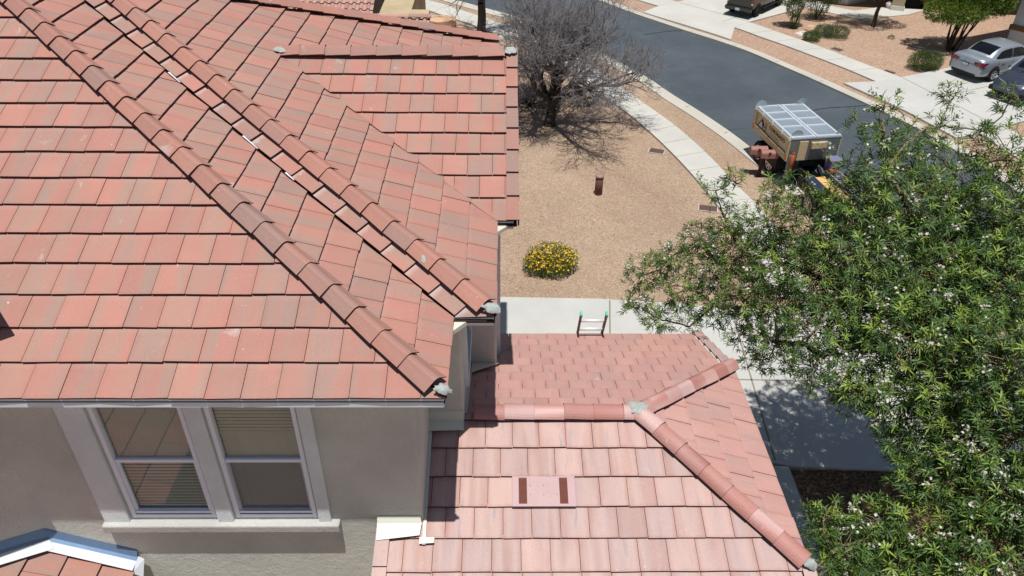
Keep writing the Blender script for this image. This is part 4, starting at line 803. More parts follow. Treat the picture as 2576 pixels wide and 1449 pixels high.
# skeleton: trunk, then every cluster joined to the nearest node closer to the trunk
nodes=[TB+np.array([0,0,0.]),TB+(-.05,.1,.9),TB+(-.15,.15,1.8),TB+(-.45,.05,2.6)]; par=[-1,0,1,2]
lim=[at_d(*p) for p in ((2062,893,10.4),(2026,866,10.7),(1959,863,11.2),(1902,833,11.7))]
fork=3
nodes.append(np.array(TB)+(-1.5,.35,3.3)); par.append(3)
prev=4
for q in lim: nodes.append(np.array(q)); par.append(prev); prev=len(nodes)-1
for q in ((1856,780,12),(1838,770,12.4)): nodes.append(np.array(at_d(*q))); par.append(prev); prev=len(nodes)-1
nodes.append(np.array(at_d(2330,900,10.6))); par.append(3); r1=len(nodes)-1
nodes.append(np.array(at_d(2250,640,11.3))); par.append(r1)
nodes.append(np.array(at_d(2450,1150,9.8))); par.append(2); nodes.append(np.array(at_d(2350,1380,9.6))); par.append(len(nodes)-2)
root=TB+(0,0,2.5); cost=[0.]*len(nodes)
for i in range(1,len(nodes)): cost[i]=cost[par[i]]+np.linalg.norm(nodes[i]-nodes[par[i]])
idx=list(range(len(CL))); cn=[-1]*len(CL)
while idx:
    best=None
    for i in idx:
        for j in range(2,len(nodes)):
            d_=np.linalg.norm(nodes[j]-pos[i]); s=d_*1.0+cost[j]*.22
            if best is None or s<best[0]: best=(s,i,j,d_)
    s,i,j,d_=best
    mid=(nodes[j]+pos[i])/2+rng.normal(size=3)*.08*d_+np.array([0,0,-.06*d_]); nodes.append(mid); par.append(j); cost.append(cost[j]+d_/2)
    nodes.append(pos[i]); par.append(len(nodes)-2); cost.append(cost[-1]+d_/2); cn[i]=len(nodes)-1; idx.remove(i)
wt=np.zeros(len(nodes))
for i,c in enumerate(cn): 
    k=c
    while k!=-1: wt[k]+=rad[i]**2; k=par[k]
P_=[];Q_=[];A0=[];A1=[]
for i in range(1,len(nodes)):
    p=nodes[par[i]]; q=nodes[i]; ra=.006+.026*wt[par[i]]**.62 if par[i]>0 else .17; rb_=.005+.026*wt[i]**.62
    ra=min(ra,rb_*1.5); n_=4; a=p
    for k in range(n_):
        bpt=p+(q-p)*(k+1)/n_+(rng.normal(size=3)*.03*np.linalg.norm(q-p) if k<n_-1 else 0)
        P_.append(a);Q_.append(bpt);A0.append(ra+(rb_-ra)*k/n_);A1.append(ra+(rb_-ra)*(k+1)/n_); a=bpt
P_,Q_,A0,A1=map(np.array,(P_,Q_,A0,A1)); V,F=segs(P_,Q_,A0,A1,7); mesh_np('trunk',V,F,rng.random(len(F)),[BARK,TWIG2],ft,smooth=True,mi=np.repeat((A0<.03).astype(int),7))
LB=[];LD=[];LU=[];LL=[];LW=[];LR=[];TP=[];TQ=[];TR=[];FL=[]
for ci,(c,r) in enumerate(zip(pos,rad)):
    n=int(max(3,150*(r/.5)**2.2*(1.05 if CL[ci][0]>2000 else 1.05)*(1 if CL[ci][1]>500 or CL[ci][0]<2000 else .62))); d=rsph(n); rr=r*(.35+.68*rng.random(n)**.55)[:,None]; pt=c+d*rr*np.array([1.1,1.1,.95])
    ax=nrm(d*.75+np.array([0,0,.75])+rng.normal(size=(n,3))*.35)
    for k in range(n):
        if rng.random()<.42: 
            st_=c+(pt[k]-c)*rng.uniform(.1,.55)+rng.normal(size=3)*.03; md_=(st_+pt[k])/2+rng.normal(size=3)*.025; TP+= [st_,md_]; TQ+=[md_,pt[k]]; TR+=[(.0065,.005),(.005,.0035)]
        m_=int(rng.integers(9,14)); th=rng.random()*6.28+np.arange(m_)*2.4; el=np.radians(rng.uniform(28,78,m_)); a=ax[k]; u=np.cross(a,[.3,.9,.1]); u/=np.linalg.norm(u); w_=np.cross(a,u)
        D_=(u*np.cos(th)[:,None]+w_*np.sin(th)[:,None])*np.sin(el)[:,None]+a*np.cos(el)[:,None]
        LB.append(pt[k]+a*(np.linspace(-.07,.02,m_))[:,None]); LD.append(D_); LU.append(np.repeat(a[None],m_,0)+rng.normal(size=(m_,3))*.15)
        sc=rng.uniform(.65,1.3); s2=sc*(.86 if CL[ci][0]<2100 else 1.); LL.append(rng.uniform(.07,.15,m_)*s2); LW.append(rng.uniform(.013,.021,m_)*s2); LR.append(np.clip(rng.normal(.36+.20*(d[k][2]>0),.26)+rng.normal(size=m_)*.1,0,1))  # upper side of each cluster tinted lighter, light from above in the colour
        pz=(.028+.055*(d[k][2]>.2))*(.3 if math.sin(pt[k][0]*3.1+pt[k][1]*2.3)*math.cos(pt[k][2]*3.7+pt[k][1])<-.1 else 1.5)
        if rng.random()<pz: FL.append(pt[k]+a*.05)
V,F,Rn=leaves(np.concatenate(LB),np.concatenate(LD),np.concatenate(LU),np.concatenate(LL),np.concatenate(LW),np.concatenate(LR))
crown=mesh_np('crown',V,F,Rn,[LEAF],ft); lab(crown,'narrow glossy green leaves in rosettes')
TR=np.array(TR); V,F=segs(np.array(TP),np.array(TQ),TR[:,0],TR[:,1],4); mesh_np('twigs',V,F,rng.random(len(F)),[TWIG2],ft)
VB=[];VF=[];VR=[];o=0
for c in FL:
    for q in range(int(rng.integers(5,13))):
        cc=c+rng.normal(size=3)*.036; a=nrm(rng.normal(size=3)*.7+np.array([0,0,.9])); u=np.cross(a,[.2,.9,.3]);u/=np.linalg.norm(u);w_=np.cross(a,u); R0=rng.uniform(.017,.028)
        vs=[cc]; 
        for k in range(10): t=2*np.pi*k/10; vs.append(cc+(u*np.cos(t)+w_*np.sin(t))*R0*(1 if k%2==0 else .62)+a*.008*(1+(k%2)*.6))
        VB.append(np.array(vs)); VF.append(np.array([[0,1+k,1+(k+1)%10] for k in range(10)])+o); VR.append(np.full(10,rng.random())); o+=11
lab(mesh_np('blossom',np.concatenate(VB),np.concatenate(VF),np.concatenate(VR),[PETAL],ft),'small white and pale pink blossom clusters')
# ---------------------------------------------------------------- bare trees
def bare(base,height,spread,seed,name,label,nl=7,trunk_h=.16,r0=.2,group=None,fine=1.,levels=5,kids=(3,5),bias=(0,0,0)):
    g=np.random.default_rng(seed); base=np.array(base,float); t=thing(name,label,'tree' if height>3 else 'dry brush',tuple(base),group=group)
    P=[];Q=[];A=[];B=[]; p2=[];q2=[];a2=[];b2=[]
    def grow(p,d,L,r,lv):
        n_=4 if lv<3 else 3; 
        for k in range(n_):
            d=nrm(d+g.normal(size=3)*(.16+.03*lv)+np.array([0,0,.05 if lv>1 else -.02])); q=p+d*L/n_; rr=r*(1-.14) ; (P if lv<3 else p2).append(p);(Q if lv<3 else q2).append(q);(A if lv<3 else a2).append(r);(B if lv<3 else b2).append(rr)
            r=rr; p=q
            if lv<levels and k>0:
                for _ in range(int(g.integers(1,3)) if lv<levels-1 else int(g.integers(1,4))):
                    s=nrm(d+g.normal(size=3)*.75); 
                    if s[2]<-.45: s[2]*=-.3
                    grow(p,nrm(s),L*g.uniform(.50,.74),r*.6,lv+1)
        if lv<levels:
            for _ in range(2): grow(p,nrm(d+g.normal(size=3)*.35),L*g.uniform(.55,.8),r*.78,lv+1)
    top=base+np.array([.05,-.05,height*trunk_h]); n_=5; p=base
    for k in range(n_):
        q=base+(top-base)*(k+1)/n_+g.normal(size=3)*.02; P.append(p);Q.append(q);A.append(r0*(1.25-.35*k/n_) if k else r0*1.6);B.append(r0*(1.25-.35*(k+1)/n_)); p=q
    for k in range(nl):
        th=2*math.pi*k/nl+g.uniform(-.3,.3); tl=g.uniform(.25,.95); d=nrm(np.array([math.cos(th)*tl*spread,math.sin(th)*tl*spread,1.0])+np.array(bias)*3*tl); grow(p,d,height*g.uniform(.30,.40),r0*.74,1)
    V,F=segs(np.array(P),np.array(Q),np.array(A),np.array(B),7); mesh_np('trunk',V,F,g.random(len(F)),[BARKG],t,smooth=True)
    rr=np.maximum(np.array(a2),0.0050*fine); rs=np.maximum(np.array(b2),0.0040*fine); V,F=segs(np.array(p2),np.array(q2),rr,rs,3); o=mesh_np('twigs',V,F,g.random(len(F)),[TWIG],t)
    return t,len(p2)
bx,by=at_z(1383,314,ZG)[:2]
_,ntw=bare((bx,by,ZG),4.9,1.95,5,'bare_tree','large leafless grey tree with dense twigs between roof and street',nl=9,r0=.155,bias=(.28,-.05,0))
print('twigs',ntw)
b2x,b2y=at_z(1211,96,ZG)[:2]
bare((b2x,b2y,ZG),5.6,.55,9,'bare_tree','second slimmer leafless tree by the roof corner, its trunk crossing the pavement',nl=4,trunk_h=.34,r0=.17,levels=4)
q=at_z(1332,268,ZG)
bare((q[0],q[1],ZG),1.5,2.4,15,'dry_brush','low dark tangle of dry twigs left of the big bare tree trunk',nl=10,trunk_h=.06,r0=.05,levels=4)
q=at_z(1478,268,ZG)
bare((q[0],q[1],ZG),1.1,2.2,16,'dry_brush','low grey heap of dry twigs right of the big bare tree trunk',nl=9,trunk_h=.06,r0=.04,levels=3)
# ---------------------------------------------------------------- leafy shrubs and trees
def clump(c,r,n,L,Wd,g,outer=.5,upb=.4):
    c=np.array(c,float); r=np.array(r,float)*np.ones(3); d=rsph(n,g); q=(outer+(1-outer)*g.random(n)**.5)[:,None]; bump_=1+.13*np.sin(d[:,:1]*9+c[0])*np.cos(d[:,1:2]*8+c[1])
    pt=c+d*q*r*bump_; dr=nrm(d+g.normal(size=(n,3))*.6+np.array([0,0,upb])); return pt,dr,g.uniform(.7,1.3,n)*L,g.uniform(.7,1.3,n)*Wd
def bush(name,label,cat,base,blobs,n,L,Wd,m,seed,stems=(),stemm=None,group=None,stemr=.03,flowers=None):
    g=np.random.default_rng(seed); base=np.array(base,float); t=thing(name,label,cat,tuple(base),group=group); bb=[];dd=[];ll=[];ww=[];rn=[]
    vol=np.array([b_[3]*b_[4]*b_[5] for b_ in blobs])**.67; vol/=vol.sum()
    for b_,v_ in zip(blobs,vol):
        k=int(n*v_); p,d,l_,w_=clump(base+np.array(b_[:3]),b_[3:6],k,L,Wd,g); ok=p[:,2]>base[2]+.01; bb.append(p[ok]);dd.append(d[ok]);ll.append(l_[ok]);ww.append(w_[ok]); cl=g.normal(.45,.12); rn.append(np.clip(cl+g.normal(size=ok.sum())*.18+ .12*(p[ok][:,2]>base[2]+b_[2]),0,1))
    V,F,Rr=simple_leaves(np.concatenate(bb),np.concatenate(dd),g.normal(size=(sum(map(len,bb)),3)),np.concatenate(ll),np.concatenate(ww),np.concatenate(rn))
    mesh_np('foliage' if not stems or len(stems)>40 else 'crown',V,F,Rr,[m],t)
    if stems:
        P=[];Q=[];A=[];B=[]
        for (p,q,r1_,r2_) in stems:
            p=base+np.array(p,float);q=base+np.array(q,float); a=p
            for k in range(3):
                e=p+(q-p)*(k+1)/3+(g.normal(size=3)*.03*np.linalg.norm(q-p) if k<2 else 0); P.append(a);Q.append(e);A.append(r1_+(r2_-r1_)*k/3);B.append(r1_+(r2_-r1_)*(k+1)/3); a=e
        V,F=segs(np.array(P),np.array(Q),np.array(A),np.array(B),6); mesh_np('trunk' if cat=='tree' else 'stems',V,F,g.random(len(F)),[stemm or BARK],t,smooth=True)
    if flowers:
        fm,nf,fs=flowers; P=np.concatenate(bb); P=P[P[:,2]>np.percentile(P[:,2],35)]; c=P[g.integers(0,len(P),nf)]+g.normal(size=(nf,3))*.02+np.array([0,-.02,.03])
        vs=[];fs_=[];o=0
        for q in c:
            a=nrm(g.normal(size=3)*.5+np.array([0,-.3,.9])); u=nrm(np.cross(a,[.2,.9,.3])); w_=np.cross(a,u); R0=fs*g.uniform(.7,1.3)
            vs.append(np.array([q]+[q+(u*np.cos(k*np.pi/4)+w_*np.sin(k*np.pi/4))*R0*(1 if k%2 else .6) for k in range(8)])); fs_.append(np.array([[0,1+k,1+(k+1)%8] for k in range(8)])+o); o+=9
        mesh_np('blossom',np.concatenate(vs),np.concatenate(fs_),g.random(o//9*8),[fm],t)
    return t
def gp(px_,py_): q=at_z(px_,py_,ZG); return (float(q[0]),float(q[1]),ZG)
yb_=gp(1382,676)
bush('flowering_shrub','round low bush covered in yellow flowers on the dry gravel','shrub',yb_,[(0,0,.30,.62,.52,.36),(-.30,-.1,.22,.38,.36,.26),(.32,.05,.25,.42,.40,.30),(.1,-.25,.2,.4,.3,.2)],9000,.05,.016,LEAFO,3,flowers=(YPET,760,.024),stems=tuple(((0,0,0),(math.cos(k)*.5,math.sin(k)*.4,.35),.01,.004) for k in range(12)),stemm=TWIG2)
# far yards
b1=gp(1995,72)
bush('oleander_shrub','upright leafy shrub with yellowish tips beside the dark pickup','shrub',b1,[(0,.0,.35,.20,.2,.35),(-.1,.1,.95,.36,.36,.45),(-.35,.3,1.35,.42,.4,.42),(.2,.3,1.4,.42,.42,.45),(0,.3,1.75,.45,.4,.4)],6500,.10,.024,LEAFO,4,stems=tuple(((0,0,0),(math.cos(k)*.3,math.sin(k)*.3,1.1),.02,.01) for k in range(7)))
b1=gp(2052,50)
bush('oleander_shrub','darker bushy shrub just behind the upright one by the pickup','shrub',b1,[(0,.0,.7,.5,.5,.6),(.35,.1,1.3,.6,.5,.55),(-.3,.1,1.35,.55,.5,.55),(.7,.2,1.1,.4,.4,.4),(.1,.2,1.8,.6,.5,.4)],6500,.10,.026,LEAFD,5,stems=tuple(((0,0,0),(math.cos(k)*.4,math.sin(k)*.3,1.1),.025,.01) for k in range(7)))
for (px_,py_,sx,h,mm,sd,lb) in ((2040,104,.36,.42,LEAFD,6,'small dark green mound shrub at the sidewalk side of the low shrub group'),(2070,92,.42,.5,LEAFG,7,'greyish twiggy low shrub in the middle of the low shrub group'),(2103,96,.52,.52,LEAFD,8,'wider green low shrub nearest the tree shadow in the group')):
    b1=gp(px_,py_); bush('low_shrub',lb,'shrub',b1,[(0,0,h*.55,sx,sx,h*.5),(sx*.5,.1,h*.5,sx*.6,sx*.6,h*.4),(-sx*.4,.1,h*.5,sx*.6,sx*.6,h*.4)],3600,.07,.013,mm,sd,stems=tuple(((math.cos(k)*.1,math.sin(k)*.1,0),(math.cos(k)*sx*.7,math.sin(k)*sx*.6,h*.8),.012,.005) for k in range(9)),stemm=TWIG2,group='low shrubs on the far pink gravel')
b1=gp(2196,68)
br=((0,0,0),(.05,.1,.95,)); st=[((0,0,0),(.12,.15,.95),.10,.075)]
for k in range(7):
    th=k*.9; st.append(((.12,.15,.95),(.12+math.cos(th)*.9,.15+math.sin(th)*.9,1.75+.15*(k%3)),.05,.02))
bush('small_tree','small dark tree forking low, with shade pooled under it on the far gravel','tree',b1,[(-1.15,-.1,1.75,.62,.6,.32),(-.6,.6,2.3,.9,.8,.5),(.6,.5,2.5,.95,.9,.55),(1.0,-.1,2.3,.7,.7,.5),(0,-.3,2.75,1.0,.9,.5),(-.2,.4,3.1,1.1,1.0,.55)],12000,.11,.03,LEAFD,9,stems=st)
b1=gp(2390,128)
st=[((-.16+.035*k+math.cos(k*1.1)*.05,math.sin(k*1.7)*.10,0),(-.42+.13*k+math.cos(k*2.1)*.05,math.sin(k*1.9)*.26+.12,1.5),.040,.030) for k in range(11)]
bush('multi_trunk_tree','bright green tree on a fan of many thin dark trunks by the silver car','tree',b1,[(-1.05,-.1,1.75,.62,.6,.48),(-.4,-.4,1.75,.7,.6,.5),(.25,-.2,1.75,.7,.6,.45),(-.9,.4,2.3,.8,.8,.6),(.0,.2,2.5,1.0,.9,.7),(.9,.3,2.1,.75,.7,.6),(1.55,.5,2.0,.7,.7,.62),(1.95,.6,1.95,.5,.5,.55),(.3,.3,3.1,1.2,1.0,.6),(1.5,.6,2.7,.8,.8,.6)],30000,.13,.034,LEAFB,10,stems=st)
b1=gp(2324,176)
bush('round_shrub','low round clipped dark bush in front of the multi-trunk tree','shrub',b1,[(0,0,.36,.56,.52,.40),(.32,.12,.36,.42,.42,.36),(-.2,.1,.34,.5,.46,.36)],14000,.05,.014,LEAFD,12)
b1=gp(1040,24)
bush('roadside_shrub','small bright green shrub behind the neighbouring roof','shrub',b1,[(0,0,.7,.32,.32,.6),(.1,.2,1.3,.3,.3,.5)],1800,.12,.03,LEAFB,13)
b1=gp(2241,98); bush('weed_tuft','tiny green tuft by the small tree shadow','plant',b1,[(0,0,.06,.12,.12,.08)],160,.08,.02,LEAFG,14)
# ================================================================== VEHICLES
def paint(name,c,metal=.5,rough=.32,coat=.6):
    m,n,l,b=mat(name,rough,.5,metal); b.inputs['Base Color'].default_value=c; b.inputs['Coat Weight'].default_value=coat; b.inputs['Coat Roughness'].default_value=.08
    tc=n.new('ShaderNodeTexCoord').outputs['Object']; f=noise(n,l,tc,2.5,5,.6); r=ramp_out(n,l,f,[(.3,tuple(v*.9 for v in c[:3])+(1,)),(.7,c)]); l.new(r,b.inputs['Base Color'])
    rg=maprange(n,l,noise(n,l,tc,5,4,.6),.3,.7,rough*.8,rough*1.25); l.new(rg,b.inputs['Roughness']); return m
SILV=paint('silver_car_paint',lin((158,166,174)),.5,.36); GREYP=paint('dark_grey_car_paint',lin((70,76,90)),.5,.3); OLIVE=paint('olive_black_paint',lin((46,47,40)),.3,.35)
TINT,_n,_l,_b=mat('tinted_glass',.06,.6); _b.inputs['Base Color'].default_value=lin((18,16,18))
RUB=flat('tyre_rubber',lin((30,30,32)),.9,.2); RIM=flat('alloy_rim',lin((180,182,188)),.3,.6,metal=.7,var=.1); BLK=flat('black_plastic',lin((24,24,26)),.6,.3)
RED,_n,_l,_b=mat('red_lens',.15,.6); _b.inputs['Base Color'].default_value=lin((112,12,26)); _b.inputs['Coat Weight'].default_value=.5
CHR=flat('chrome_trim',lin((200,204,214)),.15,.6,metal=.9,var=.05); PLT=flat('number_plate',lin((186,192,204)),.5,.4); LENS=flat('clear_lens',lin((200,206,212)),.12,.6,metal=.3)
def loft(mb,secs,mi=0,close=True,smooth=True,matf=None):
    n=len(secs[0]); vs=[tuple(p) for s in secs for p in s]; f=[];mm=[]
    if close: mb.add(list(secs[0]),[tuple(range(n-1,-1,-1))],mi); mb.add(list(secs[-1]),[tuple(range(n))],mi)
    for i in range(len(secs)-1):
        for k in range(n-1):
            f.append((i*n+k,(i+1)*n+k,(i+1)*n+k+1,i*n+k+1)); mm.append(matf(i,k) if matf else mi)
    mb.add(vs,f,mm,0,smooth=smooth)
def wheel(t,x,y,r,w_,side,spokes=5,rimm=None):
    a=MB(); K=28; yo=y; pr=[(r*.62,w_/2*.7),(r*.66,w_/2*.95),(r*.93,w_/2),(r,w_/2*.7),(r,-w_/2*.7),(r*.93,-w_/2),(r*.66,-w_/2*.95),(r*.62,-w_/2*.7)]
    vs=[(x+p[0]*math.cos(2*math.pi*k/K),yo+p[1],r+p[0]*math.sin(2*math.pi*k/K)) for k in range(K) for p in pr]; n=len(pr)
    a.add(vs,[(k*n+i,((k+1)%K)*n+i,((k+1)%K)*n+(i+1)%n,k*n+(i+1)%n) for k in range(K) for i in range(n)],0,0,smooth=True); ty=build('wheel',a,[RUB],t)
    a=MB(); ys=yo+side*w_*.36
    K=28; vs=[];R1=r*.63;R0=r*.54
    for k in range(K):
        c,s=math.cos(2*math.pi*k/K),math.sin(2*math.pi*k/K)
        for (q,yy_) in ((R1,ys+side*.03),(R0,ys+side*.03),(R0,ys-side*.06)): vs.append((x+q*c,yy_,r+q*s))
    a.add(vs,[(k*3+i,((k+1)%K)*3+i,((k+1)%K)*3+i+1,k*3+i+1) for k in range(K) for i in range(2)],0,0)
    for k in range(spokes):
        q=2*math.pi*k/spokes+.3; c,s=math.cos(q),math.sin(q); a.bar((x+c*r*.08,ys+side*.012,r+s*r*.08),(x+c*R1*.97,ys+side*.02,r+s*R1*.97),r*.17,.02,up=(0,1,0))
    a.tube([(x,ys-.02*side,r),(x,ys+.02*side,r)],r*.14,12); b_=MB(); build('rim',a,[rimm or RIM],ty)
    b_.tube([(x,ys-side*.07,r),(x,ys-side*.055,r)],r*.6,20); build('brake_disc',b_,[BLK],ty)
def sedan(name,label,pm,loc,rot,scale,rear=True,suv=False):
    t=thing(name,label,'car',loc,rot,scale,local=True); H=1.46 if not suv else 1.62; Wd=.89 if not suv else .92; Ln=4.65
    # body stations from the rear bumper (x=0) to the nose
    S_=[(0.0,.70,.40,.56,.66,.70),(.03,.78,.34,.57,.74,.80),(.07,.82,.30,.58,.88,.99),(.12,.845,.28,.58,.95,1.045),(.30,.872,.26,.58,1.0,1.075),(.60,.885,.22,.58,1.0,1.085),(1.0,.89,.20,.58,.99,1.06),(1.6,.89,.2,.58,.965,1.0),(2.4,.89,.2,.57,.94,.96),(3.1,.885,.2,.56,.92,.96),(3.5,.88,.22,.56,.89,.965),(4.0,.86,.24,.55,.80,.90),(4.35,.80,.27,.52,.72,.80),(4.58,.68,.32,.48,.62,.68),(4.65,.55,.38,.48,.56,.58)]
    if suv: S_=[(a_,b_,c_+.06,d_+.08,e_+.1,f_+.1) for a_,b_,c_,d_,e_,f_ in S_]
    a=MB(); secs=[]
    for (x,w_,zb,zm,zs,zd) in S_:
        h=[(0,zb),(w_*.80,zb),(w_*.97,zb+.07),(w_,(zb+zm)/2),(w_*1.005,zm),(w_*.985,(zm+zs)/2),(w_*.93,zs),(w_*.80,zd-.012),(w_*.45,zd+.01),(0,zd+.018)]
        secs.append([(x,-p[0],p[1]) for p in h[::-1]]+[(x,p[0],p[1]) for p in h[1:]])
    loft(a,secs); body=build('body',a,[pm],t)
    # greenhouse
    g=MB(); xr0,xr1,xf1,xf0=(.62,1.42,2.75,3.62) if not suv else (.35,.95,2.7,3.6); zb=S_[6][5]-.03; zf=S_[10][5]-.03
    def sec(x,zb_,zt,wb,wt): 
        return [(x,-wb,zb_),(x,-(wb*.55+wt*.45),zb_+(zt-zb_)*.5),(x,-wt,zt-.05),(x,-wt*.86,zt-.008),(x,-wt*.4,zt+.012),(x,wt*.4,zt+.012),(x,wt*.86,zt-.008),(x,wt,zt-.05),(x,wb*.55+wt*.45,zb_+(zt-zb_)*.5),(x,wb,zb_)]
    st=[(xr0,zb,zb+.02,.66,.62)]; 
    for q in (.2,.4,.6,.8,1): st.append((xr0+(xr1-xr0)*q,zb-.03*q,zb+(H-.03-zb)*(1-(1-q)**1.55),.66+.13*min(1,q*1.6),.60+.01*q))
    st+=[(1.9 if not suv else 1.6,zb-.05,H,.80,.62),(2.35,zf,H-.005,.80,.62)]
    for q in (0,.25,.5,.75,1): st.append((xf1+(xf0-xf1)*q,zf,H-.04-(H-.04-zf)*(q**1.35)+.01,.80-.06*q,.61+.05*q))
    secs=[sec(*s_) for s_ in st]; nR=len(st)
    def mf(i,k):
        x0=(st[i][0]+st[i+1][0])/2
        if k in (3,4,5):   # top
            return 1 if (x0<xr1-.02 and k in(3,4,5) and st[i][0]>xr0+.02) or (x0>xf1+.02 and st[i+1][0]<xf0-.02) else 0
        return 0
    loft(g,secs,0,True,True,mf); build('cabin',g,[pm,TINT],t)
    # side windows as inset-looking dark panels standing just proud
    for s in (-1,1):
        w1=MB()
        def sp(x,q):   # point on the cabin side at height fraction q
            for i in range(len(st)-1):
                if st[i][0]<=x<=st[i+1][0]:
                    f=(x-st[i][0])/(st[i+1][0]-st[i][0]); v=[st[i][j]+(st[i+1][j]-st[i][j])*f for j in range(5)]; break
            zb_,zt,wb,wt=v[1:]; z=zb_+(zt-.05-zb_)*q; wv=wb+(wt-wb)*q if q>0.5 else wb+(wb*.55+wt*.45-wb)*q/.5*1.0
            wv=wb*(1-q)+wt*q+ (.0 if q in(0,1) else .0); return (x,s*(wv+.045),z)
        xs=[xr1-.42,xr1-.12,xr1+.15,1.95,2.05]; top=[.30,.80,.88,.9,.9]
        if suv: xs=[.75,.95,1.2,1.95,2.05]
        pts=[sp(x,q) for x,q in zip(xs,top)]; bot=[sp(x,.10) for x in xs]
        for i in range(len(xs)-1): w1.add([bot[i],bot[i+1],pts[i+1],pts[i]],[(0,1,2,3) if s>0 else (3,2,1,0)])
        xs=[2.13,2.4,2.75,3.0,3.3]; top=[.9,.9,.88,.80,.45]; pts=[sp(x,q) for x,q in zip(xs,top)]; bot=[sp(x,.10) for x in xs]
        for i in range(len(xs)-1): w1.add([bot[i],bot[i+1],pts[i+1],pts[i]],[(0,1,2,3) if s>0 else (3,2,1,0)])
        build('side_window',w1,[TINT],t)
        for (hx_) in (1.35,2.45):
            d_=MB(); d_.bar((hx_,s*.90,.82),(hx_+.2,s*.90,.825),.022,.022); build('door_handle',d_,[CHR],t)
        dl_=MB()
        for x in (1.12,2.1,3.12): dl_.bar((x,s*.889,.34),(x,s*.878,.93),.006,.006)
        dl_.bar((1.3,s*.889,.34),(3.1,s*.886,.34),.006,.02); build('door_gap',dl_,[BLK],t)
        m_=MB(); m_.obox((3.05,s*.97,1.02),(1,0,0),(0,1,0),(0,0,1),.05,.10,.065); build('mirror',m_,[pm],t,bevel=.03)
    R0=.325 if not suv else .36
    for x in (.98,3.68):
        for s in (-1,1):
            wa=MB(); K=14; vs=[(x+(R0+.07)*math.cos(q),s*(Wd+.004),R0+(R0+.07)*math.sin(q)) for q in np.linspace(-.25,math.pi+.25,K)]
            wa.add(vs+[(x,s*(Wd+.004),R0-.02)],[tuple(range(K)) if s<0 else tuple(range(K-1,-1,-1))]); build('wheel_arch',wa,[BLK],t)
            wheel(t,x,s*(Wd-.07),R0,.21,s)
    # rear face
    if rear:
        for s in (-1,1):
            l_=MB(); P8=[(.035,s*.36,.90),(.01,s*.46,.80),(.02,s*.62,.70),(.03,s*.80,.72),(.10,s*.872,.80),(.34,s*.905,.93),(.28,s*.895,.97),(.10,s*.862,.955),(.05,s*.76,.95),(.035,s*.58,.945)]
            l_.add(P8,[(0,1,2,9),(9,2,3,8),(8,3,4,7),(7,4,5,6)] if s>0 else [(9,2,1,0),(8,3,2,9),(7,4,3,8),(6,5,4,7)]); build('tail_light',l_,[RED],t)
        p_=MB(); p_.box((-.02,-.16,.66),(.02,.16,.80)); pf_=build('number_plate',p_,[BLK],t); p_=MB(); p_.box((-.026,-.14,.675),(-.0205,.14,.785)); build('plate_face',p_,[PLT],pf_)
        p_=MB(); p_.box((.015,-.40,.835),(.06,.40,.86)); build('boot_trim',p_,[CHR if False else pm],t); p_=MB(); p_.tube([(.0,0,.905),(-.012,0,.905)],.045,14); build('badge',p_,[CHR],t)
        p_=MB(); p_.box((-.012,-.60,.29),(.12,.60,.40)); build('bumper_valance',p_,[BLK],t)
    else:
        gr=MB(); x0=4.60
        for s in (-1,1):
            gr.add([(x0+.035,s*.06,.82),(x0-.16,s*.52,.86),(x0-.12,s*.50,.66),(x0+.06,s*.07,.60)],[(0,1,2,3),(3,2,1,0)])
        build('grille_opening',gr,[BLK],t)
        gr=MB()
        for s in (-1,1):
            for k in range(11):
                q=.08+.42*k/10; xx_=x0+.05-.2*((q-.06)/.46); gr.bar((xx_+.01,s*q,.845),(xx_+.035,s*q,.63),.016,.018,up=(1,0,0))
            gr.bar((x0+.045,s*.06,.83),(x0-.15,s*.53,.87),.02,.02); gr.bar((x0+.075,s*.06,.60),(x0-.10,s*.51,.655),.02,.025); gr.bar((x0+.065,s*.06,.71),(x0-.12,s*.52,.76),.016,.016)
        build('grille',gr,[CHR],t)
        for s in (-1,1):
            l_=MB(); l_.add([(x0-.17,s*.54,.87),(x0-.42,s*.86,.90),(x0-.36,s*.86,.78),(x0-.12,s*.56,.74)],[(0,1,2,3),(3,2,1,0)]); build('headlight',l_,[LENS],t)
        l_=MB(); l_.box((x0-.3,-.8,.36),(x0+.02,.8,.56)); build('bumper_valance',l_,[BLK],t,bevel=.03)
        l_=MB()
        for s in (-1,1): l_.bar((xf0-.02,s*.2,S_[10][5]+.07),(xf0-.35,s*.2+.45,S_[10][5]+.27),.02,.02)
        build('wiper',l_,[BLK],t)
        l_=MB(); l_.bar((xf0+.02,-.74,S_[10][5]),(xf1+.02,-.66,H-.04),.07,.05); l_.bar((xf0+.02,.74,S_[10][5]),(xf1+.02,.66,H-.04),.07,.05); build('windscreen_pillar',l_,[SILV],t)
    return t
hd_=math.atan2(.47,.88)
SC=.84
rc=at_z(2413,203,ZG)[:2]; sedan('silver_sedan','silver saloon car seen from behind on the far driveway',SILV,(rc[0],rc[1],ZG+.084),hd_-.03,SC,True)
fc=np.array([18.92,22.12]); h2=hd_+.02; ln=4.65*.84
sedan('dark_grey_car','dark grey car with chrome-slat grille, nose towards the street',GREYP,(fc[0]+math.cos(h2)*ln,fc[1]+math.sin(h2)*ln,ZG+.084),h2+math.pi,.84,False,True)
